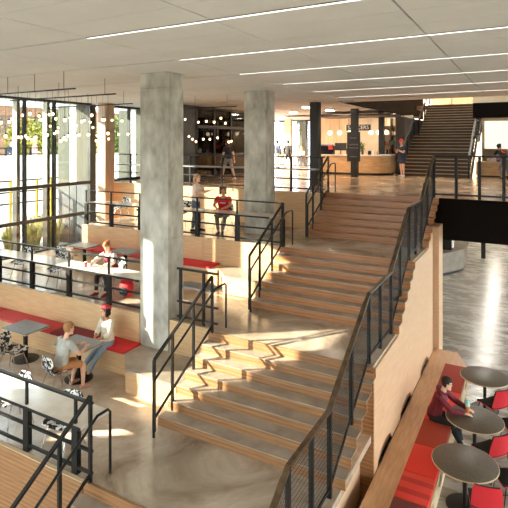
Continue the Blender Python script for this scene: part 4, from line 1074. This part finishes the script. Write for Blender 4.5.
    md = tmp.modifiers.new('r', 'REMESH'); md.mode = 'VOXEL'; md.voxel_size = vox; md.adaptivity = 0
    sm = tmp.modifiers.new('s', 'SMOOTH'); sm.factor = .5; sm.iterations = 2
    dg = bpy.context.evaluated_depsgraph_get(); dg.update()
    me = bpy.data.meshes.new_from_object(tmp.evaluated_get(dg)); me.name = 'body'
    bpy.data.objects.remove(tmp)
    for p in me.polygons: p.use_smooth = True
    body = bpy.data.objects.new('body', me); COL.objects.link(body); body.parent = t
    # regions
    nv = len(me.vertices); nf = len(me.polygons)
    co = np.empty(nv * 3, np.float32); me.vertices.foreach_get('co', co); co = co.reshape(-1, 3)
    no = np.array([v.normal[:] for v in me.vertices], np.float32)
    fc = np.array([p.center[:] for p in me.polygons], np.float32)
    best = np.full(nf, 1e9); reg = np.zeros(nf, int); par = np.zeros(nf)
    for i, (a, b, ra, rb, _) in enumerate(segs):
        A = np.array(a); D = np.array(b - a); L2 = (D ** 2).sum()
        u = np.clip(((fc - A) @ D) / L2, 0, 1); dist = np.linalg.norm(fc - (A + u[:, None] * D), axis=1) - (ra + (rb - ra) * u) * s
        k = dist < best; best[k] = dist[k]; reg[k] = i; par[k] = u[k]
    names = [g[4] for g in segs]
    def isr(pref): return np.isin(reg, [i for i, n in enumerate(names) if n.startswith(pref)])
    polys = [tuple(p.vertices) for p in me.polygons]
    def cloth(nm, mask, off, mat, extra=None):
        ids = np.nonzero(mask)[0]
        if len(ids) == 0: return
        mp = {}; vs = []; fs_ = []
        for f in ids:
            q = []
            for v in polys[f]:
                if v not in mp: mp[v] = len(vs); vs.append(co[v] + no[v] * off)
                q.append(mp[v])
            fs_.append(q)
        m2 = MB(); m2.v = [tuple(float(c) for c in v) for v in vs]; m2.f = [tuple(q) for q in fs_]
        # turn the open hem inwards so that the edge has thickness
        cnt = {}
        for q in m2.f:
            for i in range(len(q)):
                e = tuple(sorted((q[i], q[(i + 1) % len(q)]))); cnt.setdefault(e, []).append((q[i], q[(i + 1) % len(q)]))
        inv = {b: a for a, b in mp.items()}; inner = {}
        for e, l in cnt.items():
            if len(l) == 1:
                a, b = l[0]
                for v in (a, b):
                    if v not in inner: inner[v] = len(m2.v); g = inv[v]; m2.v.append(tuple(float(c) for c in co[g] - no[g] * .004))
                m2.f.append((b, a, inner[a], inner[b]))
        me2 = bpy.data.meshes.new(nm); me2.from_pydata(m2.v, [], m2.f); me2.update()
        for p in me2.polygons: p.use_smooth = True
        me2.materials.append(mat); o = bpy.data.objects.new(nm, me2); COL.objects.link(o); o.parent = t
        return o
    # clothes
    if shirt:
        m = (isr('torso') & (np.linalg.norm(fc - np.array(neck + fs * .02 * s), axis=1) > .082 * s) & ((fc - np.array(neck)) @ np.array(nd) < .03 * s)) | (isr('pelvis') & (par > .35))
        ua, fa = isr('uarm'), isr('farm')
        if sleeve == 'short': m |= ua & (par < .6)
        elif sleeve == 'long': m |= ua | (fa & (par < .92))
        elif sleeve == 'three': m |= ua | (fa & (par < .45))
        elif sleeve == 'none': m |= ua & (par < .06)
        cloth('shirt' if sleeve != 'long' else 'sweater', m, .015, shirt)
    if vest: cloth('vest', (isr('torso') & (np.linalg.norm(fc - np.array(neck + fs * .03 * s), axis=1) > .11 * s) & ((fc - np.array(neck)) @ np.array(nd) < .02 * s)) | (isr('pelvis') & (par > .35)), .024, vest)
    if pants:
        m = isr('pelvis') | (isr('torso') & (par < .06)) | isr('thigh') if plen_ > .5 else isr('pelvis') | (isr('thigh') & (par < plen_ * 2))
        if plen_ > .5: m |= isr('shank') & (par < (plen_ - .5) * 2)
        cloth('trousers' if plen_ > .5 else 'shorts', m, .010, pants)
    if shoes:
        for q in (-1, 1): cloth('shoe', isr('foot%d' % q), .007, shoes)
    hl = (fc - np.array(head)) @ np.array(HR) / hs
    if hair:
        hm = isr('head') & (((hl[:, 2] > .055) & (hl[:, 1] < .085)) | ((hl[:, 1] < .0) & (hl[:, 2] > -.055)) | ((hl[:, 1] < .045) & (hl[:, 2] > .02)))
        ho = cloth('hair', hm, .016, hair)
        ex = MB()
        if style == 'long':
            ex.loft([[H(rx * math.cos(2 * PI * k / 12), yo + ry * math.sin(2 * PI * k / 12), z) for k in range(12)] for z, rx, ry, yo in ((.06, .085, .05, -.05), (0, .095, .055, -.06), (-.1, .1, .05, -.07), (-.2, .09, .045, -.075), (-.3, .06, .03, -.08))])
        if style == 'bob':
            ex.loft([[H(rx * math.cos(2 * PI * k / 12), yo + ry * math.sin(2 * PI * k / 12), z) for k in range(12)] for z, rx, ry, yo in ((.07, .085, .06, -.04), (0, .105, .07, -.045), (-.07, .115, .07, -.05), (-.13, .095, .055, -.05))])
        if style == 'curly':
            rd = random.Random(5)
            for k in range(34):
                a = rd.uniform(PI * .98, PI * 2.02); z = rd.uniform(-.1, .09); ex.ell(H(.088 * math.cos(a), .09 * math.sin(a) - .008, z), (.030, .030, .030), n=7, m=5)
        if style == 'bun':
            ex.ell(H(0, -.11, .06), (.04, .04, .04))
        if ex.v: ex.build('hair_locks', hair, t, smooth=True)
    me.materials.clear(); me.materials.append(MT['skin_' + skin]); me.materials.append(MT['eye']); me.materials.append(MT['lips'])
    mi = np.zeros(nf, np.int32); hd_ = isr('head')
    for q in (-1, 1): mi[hd_ & (np.linalg.norm((hl - np.array([q * .031, .088, .018])) * np.array([.8, .5, 1.3]), axis=1) < .0125)] = 1
    mi[hd_ & (np.linalg.norm((hl - np.array([0, .096, -.058])) * np.array([.5, .5, 1.6]), axis=1) < .0125)] = 2
    me.polygons.foreach_set('material_index', mi); me.update()
    if hat == 'beret':
        MB().ell(H(.0, -.02, .095), (.118 * hs, .125 * hs, .06 * hs), HR @ rotm(0, 12, 8)).build('beret', col('beret', 190, 52, 66), t, smooth=True)
    if hat == 'cap':
        MB().loft([[H(rx * math.cos(2 * PI * k / 16), ry * math.sin(2 * PI * k / 16) - .005, z) for k in range(16)] for z, rx, ry in ((.045, .096, .118), (.09, .09, .108), (.125, .065, .08), (.142, .02, .03))]).build('cap', col('capred', 214, 44, 48), t, smooth=True)
        MB().loft([[H(x * 1.0, y, z) for x, y, z in ((-.075, .09, .05), (.075, .09, .05), (.075, .09, .058), (-.075, .09, .058))], [H(x, y, z) for x, y, z in ((-.05, .18, .035), (.05, .18, .035), (.05, .18, .042), (-.05, .18, .042))]]).build('cap_brim', 'c_capred', t)
    if dress:
        m, top, bot, w0, w1 = dress
        c0_ = pel + V((0, 0, top * s)); c1_ = pel + V((0, 0, bot * s))
        MB().loft([[lerp(c0_, c1_, f) + V((lerp(w0, w1, f) * s * math.cos(2 * PI * k / 18), lerp(w0, w1, f) * .8 * s * math.sin(2 * PI * k / 18), 0)) for k in range(18)] for f in (0, .35, .7, 1)]).build('skirt', m, t, smooth=True)
    if collar:
        ns = (neck - nd * .0)
        MB().tube([ns + (rs * math.cos(a) * .088 + fs * (math.sin(a) * .088 - .03)) * s + tor * (.0 + .02 * -math.sin(a)) for a in [2 * PI * k / 14 for k in range(15)]], .034 * s, 8).build('hood', collar, t, smooth=True)
    return t

C_ = col
# --- lower level
human('boy in a light grey T-shirt and tan shorts sitting on a printed chair', (-8.12, 6.72, M), R(-12), .555, lean=14, yaw=-18, pitch=-6, h=1.72, vox=.010,
      hands=[(-.10, .46, .80), (.16, .46, .80)], feet=[(-.16, .34, .07), (.15, .40, .07)], shirt=C_('greyT', 176, 174, 166), pants=C_('tanshorts', 196, 138, 92), plen_=.46, shoes=C_('sandal', 188, 140, 120), hair=C_('sandyhair', 158, 112, 68), style='short', elbow=(.2, -.2, -.8))
human('girl in a red beret, cream sweater and jeans sitting on the lower bench', (-8.18, 8.03, M), PI - .12, .585, lean=3, yaw=-30, pitch=2, h=1.62, vox=.010, female=True, skin='tan',
      hands=[(-.06, .30, .70), (.08, .28, .69)], feet=[(-.10, .58, .07), (.12, .66, .07)], shirt=C_('cream', 226, 216, 198), sleeve='three', pants=C_('jeans', 132, 150, 164), plen_=.93, shoes=C_('boots', 30, 26, 24), hair=C_('darkhair', 42, 28, 22), style='curly', hat='beret', elbow=(.3, -.5, -.6))
# --- middle terrace
human('girl in a white blouse and maroon vest studying at the middle bar counter', (-9.38, 9.38, T2), PI, .555, lean=16, yaw=10, pitch=-28, h=1.68, female=True,
      hands=[(-.22, .52, .79), (.16, .56, .79)], feet=[(-.13, .36, .07), (.14, .42, .07)], shirt=C_('whiteblouse', 226, 218, 210), sleeve='long', pants=C_('charcoalpants', 36, 32, 34), plen_=.93, shoes=C_('redshoe', 120, 30, 30), hair=C_('lightbrown', 150, 96, 58), style='bun', elbow=(.5, -.2, -.3), vest=C_('maroonvest', 130, 34, 44))
# --- upper terrace
human('blond woman standing on the upper terrace in a white top and jeans, one hand raised', (-8.95, 12.4, T1), R(-75), .93, lean=2, yaw=-10, pitch=0, h=1.72, female=True,
      hands=[(-.12, .42, 1.24), (.20, .36, 1.08)], feet=[(-.11, .08, .07), (.12, -.06, .07)], shirt=C_('whitetop', 232, 214, 202), sleeve='short', pants=C_('bluejeans', 92, 104, 120), plen_=.95, shoes=C_('darkshoe', 44, 38, 36), hair=C_('darkblond', 172, 138, 98), style='bob', elbow=(.2, -.3, -.9))
pm = human('man with curly brown hair in a red T-shirt sitting at the upper bar counter', (-8.18, 12.78, T1), PI + .35, .56, lean=6, yaw=30, pitch=0, h=1.74, skin='tan',
      hands=[(-.12, .46, .77), (.12, .48, .77)], feet=[(-.06, .46, .07), (.05, .50, .07)], shirt=C_('redT', 200, 32, 38), pants=C_('greypants', 112, 110, 98), plen_=.93, shoes=C_('greyshoe', 92, 88, 84), hair=C_('brownhair', 96, 60, 38), style='curly', elbow=(.4, -.3, -.5))
# --- ground floor
pr = human('man with dark hair and a maroon hoodie sitting on the red ground floor bench', (-1.72, 10.56, G), R(-92), .60, lean=20, yaw=6, pitch=-8, h=1.74, vox=.010,
      hands=[(-.12, .60, .795, .25, 1, -.1), (.12, .60, .795, -.3, 1, -.1)], feet=[(-.14, .50, .07), (.13, .58, .07)], shirt=C_('maroonhood', 104, 24, 36), sleeve='long', pants=C_('blackpants', 26, 24, 24), plen_=.93, shoes=C_('whiteshoe', 210, 200, 192), hair=C_('blackhair', 34, 24, 20), style='short', collar=C_('maroonhood', 104, 24, 36), elbow=(.4, -.4, -.6))
# --- cafe level
human('woman in a red cap and navy clothes standing at the foot of the upper stair', (-5.2, 23.35, U), R(150), .93, lean=3, yaw=12, pitch=-10, h=1.70, vox=.014, female=True,
      hands=[(-.06, .30, 1.22), (.10, .30, 1.18)], feet=[(-.12, .04, .07), (.14, -.10, .07)], shirt=C_('navy', 42, 48, 66), pants=C_('navyshorts', 40, 46, 64), plen_=.36, shoes=C_('whiteshoe', 210, 200, 192), hair=C_('reddishhair', 160, 96, 60), style='long', hat='cap', dress=(C_('navy', 42, 48, 66), .06, -.22, .19, .23), elbow=(.2, -.4, -.9))
human('long-haired woman in a dark top and grey shorts walking past the dark glass room', (-11.1, 17.7, U), R(70), .91, lean=4, yaw=0, pitch=-5, h=1.72, vox=.014, female=True,
      hands=[(-.22, .18, .86), (.22, -.12, .84)], feet=[(-.09, .34, .07), (.09, -.34, .10)], shirt=C_('darktop', 40, 38, 42), pants=C_('greyshorts', 148, 150, 152), plen_=.30, shoes=C_('whiteshoe', 210, 200, 192), hair=C_('brownhair', 96, 60, 38), style='long')
human('left one of two people in the far lounge, blue jacket and tan trousers', (-13.75, 27.6, U), R(-20), .92, h=1.72, vox=.016, hands=[(-.24, .06, .85), (.24, .08, .85)], feet=[(-.1, .2, .07), (.1, -.2, .09)], shirt=C_('bluejacket', 50, 58, 78), sleeve='long', pants=C_('tanpants', 190, 150, 118), plen_=.93, shoes=C_('darkshoe', 44, 38, 36), hair=C_('blackhair', 34, 24, 20))
human('right one of two people in the far lounge, black jacket and shorts', (-13.05, 27.7, U), R(-10), .92, h=1.70, vox=.016, hands=[(-.24, .06, .85), (.24, .08, .85)], feet=[(-.1, -.18, .09), (.1, .2, .07)], shirt=C_('blackjacket', 30, 28, 28), sleeve='long', pants=C_('blackpants', 26, 24, 24), plen_=.40, shoes=C_('darkshoe', 44, 38, 36), hair=C_('blackhair', 34, 24, 20))
human('person in a pink top sitting far back in the lounge near the window', (-12.6, 29.0, U), R(160), .555, lean=12, pitch=-15, h=1.68, vox=.016, female=True, hands=[(-.2, .42, .8), (.2, .42, .8)], feet=[(-.12, .38, .07), (.12, .38, .07)], shirt=C_('pink', 226, 160, 152), pants=C_('jeans', 132, 150, 164), plen_=.93, shoes=C_('whiteshoe', 210, 200, 192), hair=C_('blond', 190, 150, 96), style='short')
pb = human('person in a black T-shirt with an orange emblem bending over the low counter', (-1.0, 24.2, U), R(35), .86, lean=42, pitch=-25, yaw=10, h=1.75, vox=.014, skin='tan', hands=[(-.3, .62, .85), (.1, .66, .84)], feet=[(-.16, -.02, .07), (.16, -.1, .07)], shirt=C_('blackT', 28, 25, 24), pants=C_('greypants', 112, 110, 98), plen_=.93, shoes=C_('darkshoe', 44, 38, 36), hair=C_('blackhair', 34, 24, 20), style='bun')
# emblem: a ring of orange on the shirt back
er = rotm(0, -42); ec = V((0, 0, .86)) + er @ V((0, -.140, .33))
def oncircle(r, n=20): return [ec + er @ V((r * math.cos(2 * PI * k / n), -.006, r * math.sin(2 * PI * k / n))) for k in range(n + 1)]
MB().tube(oncircle(.085), .014, 5).build('emblem_ring', C_('orange', 226, 120, 40), pb)
MB().ell(ec, (.045, .012, .05), er).build('emblem_centre', C_('emblemred', 190, 60, 40), pb)
# pale print across the chest of the red T-shirt
rd = random.Random(9); q = rotm(0, -6); pts = []
for i in range(16):
    pts.append(V((0, 0, .56)) + q @ V((-.085 + .0113 * i, .135 - abs(i - 7.5) * .0012, .33 + .028 * math.sin(i * 2.2))))
MB().tube(pts, .009, 5).build('shirt_print', 'lettering', pm)
# --- street
human('person in a dark blue top standing on the street behind the black railing', (-25.0, 17.4, -.02), R(-90), .92, h=1.72, vox=.018, hands=[(-.22, .2, 1.0), (.22, .2, 1.0)], feet=[(-.1, .05, .07), (.1, -.05, .07)], shirt=C_('bluejacket', 50, 58, 78), sleeve='long', pants=C_('jeans', 132, 150, 164), shoes=C_('darkshoe', 44, 38, 36), hair=C_('blackhair', 34, 24, 20))
human('person in a pink top standing on the street behind the black railing', (-25.0, 18.9, -.02), R(-60), .92, h=1.74, vox=.018, female=True, hands=[(-.22, .2, 1.0), (.22, .2, 1.0)], feet=[(-.1, .05, .07), (.1, -.05, .07)], shirt=C_('pink', 226, 160, 152), sleeve='long', pants=C_('jeans', 132, 150, 164), shoes=C_('whiteshoe', 210, 200, 192), hair=C_('blond', 190, 150, 96), style='long')
# ================================================================== LIGHT
w = bpy.data.worlds.new('World'); SC.world = w; w.use_nodes = True
nt = w.node_tree; bg = nt.nodes['Background']
bg.inputs['Color'].default_value = (.89, .94, 1, 1); bg.inputs['Strength'].default_value = 2.9
sl = bpy.data.lights.new('sun', 'SUN'); sl.energy = 8.2; sl.angle = R(.4); sl.color = (1, .87, .70)
so = bpy.data.objects.new('sun', sl); COL.objects.link(so); so.location = (-40, -30, 25)
so.rotation_euler = Vector((2.45, 1.80, -1)).to_track_quat('-Z', 'Y').to_euler()
# ================================================================== CAMERA
cam = bpy.data.cameras.new('camera'); co_ = bpy.data.objects.new('camera', cam); COL.objects.link(co_)
co_.location = (0, 0, 1.574); co_.rotation_euler = (PI / 2, 0, R(29.14))
cam.sensor_width = 36; cam.lens = 36 * 497.8 / 508; cam.shift_y = -(254 - 142.6) / 508
cam.clip_start = .1; cam.clip_end = 300
SC.camera = co_
vs = SC.view_settings; vs.view_transform = 'Standard'; vs.look = 'None'; vs.gamma = 1; vs.use_curve_mapping = False; vs.exposure = 2.08
SC.cycles.max_bounces = 10; SC.cycles.diffuse_bounces = 6; SC.cycles.glossy_bounces = 4; SC.cycles.transparent_max_bounces = 16
SC.cycles.sample_clamp_indirect = 6; SC.cycles.caustics_reflective = False; SC.cycles.caustics_refractive = False
SC.cycles.use_denoising = True
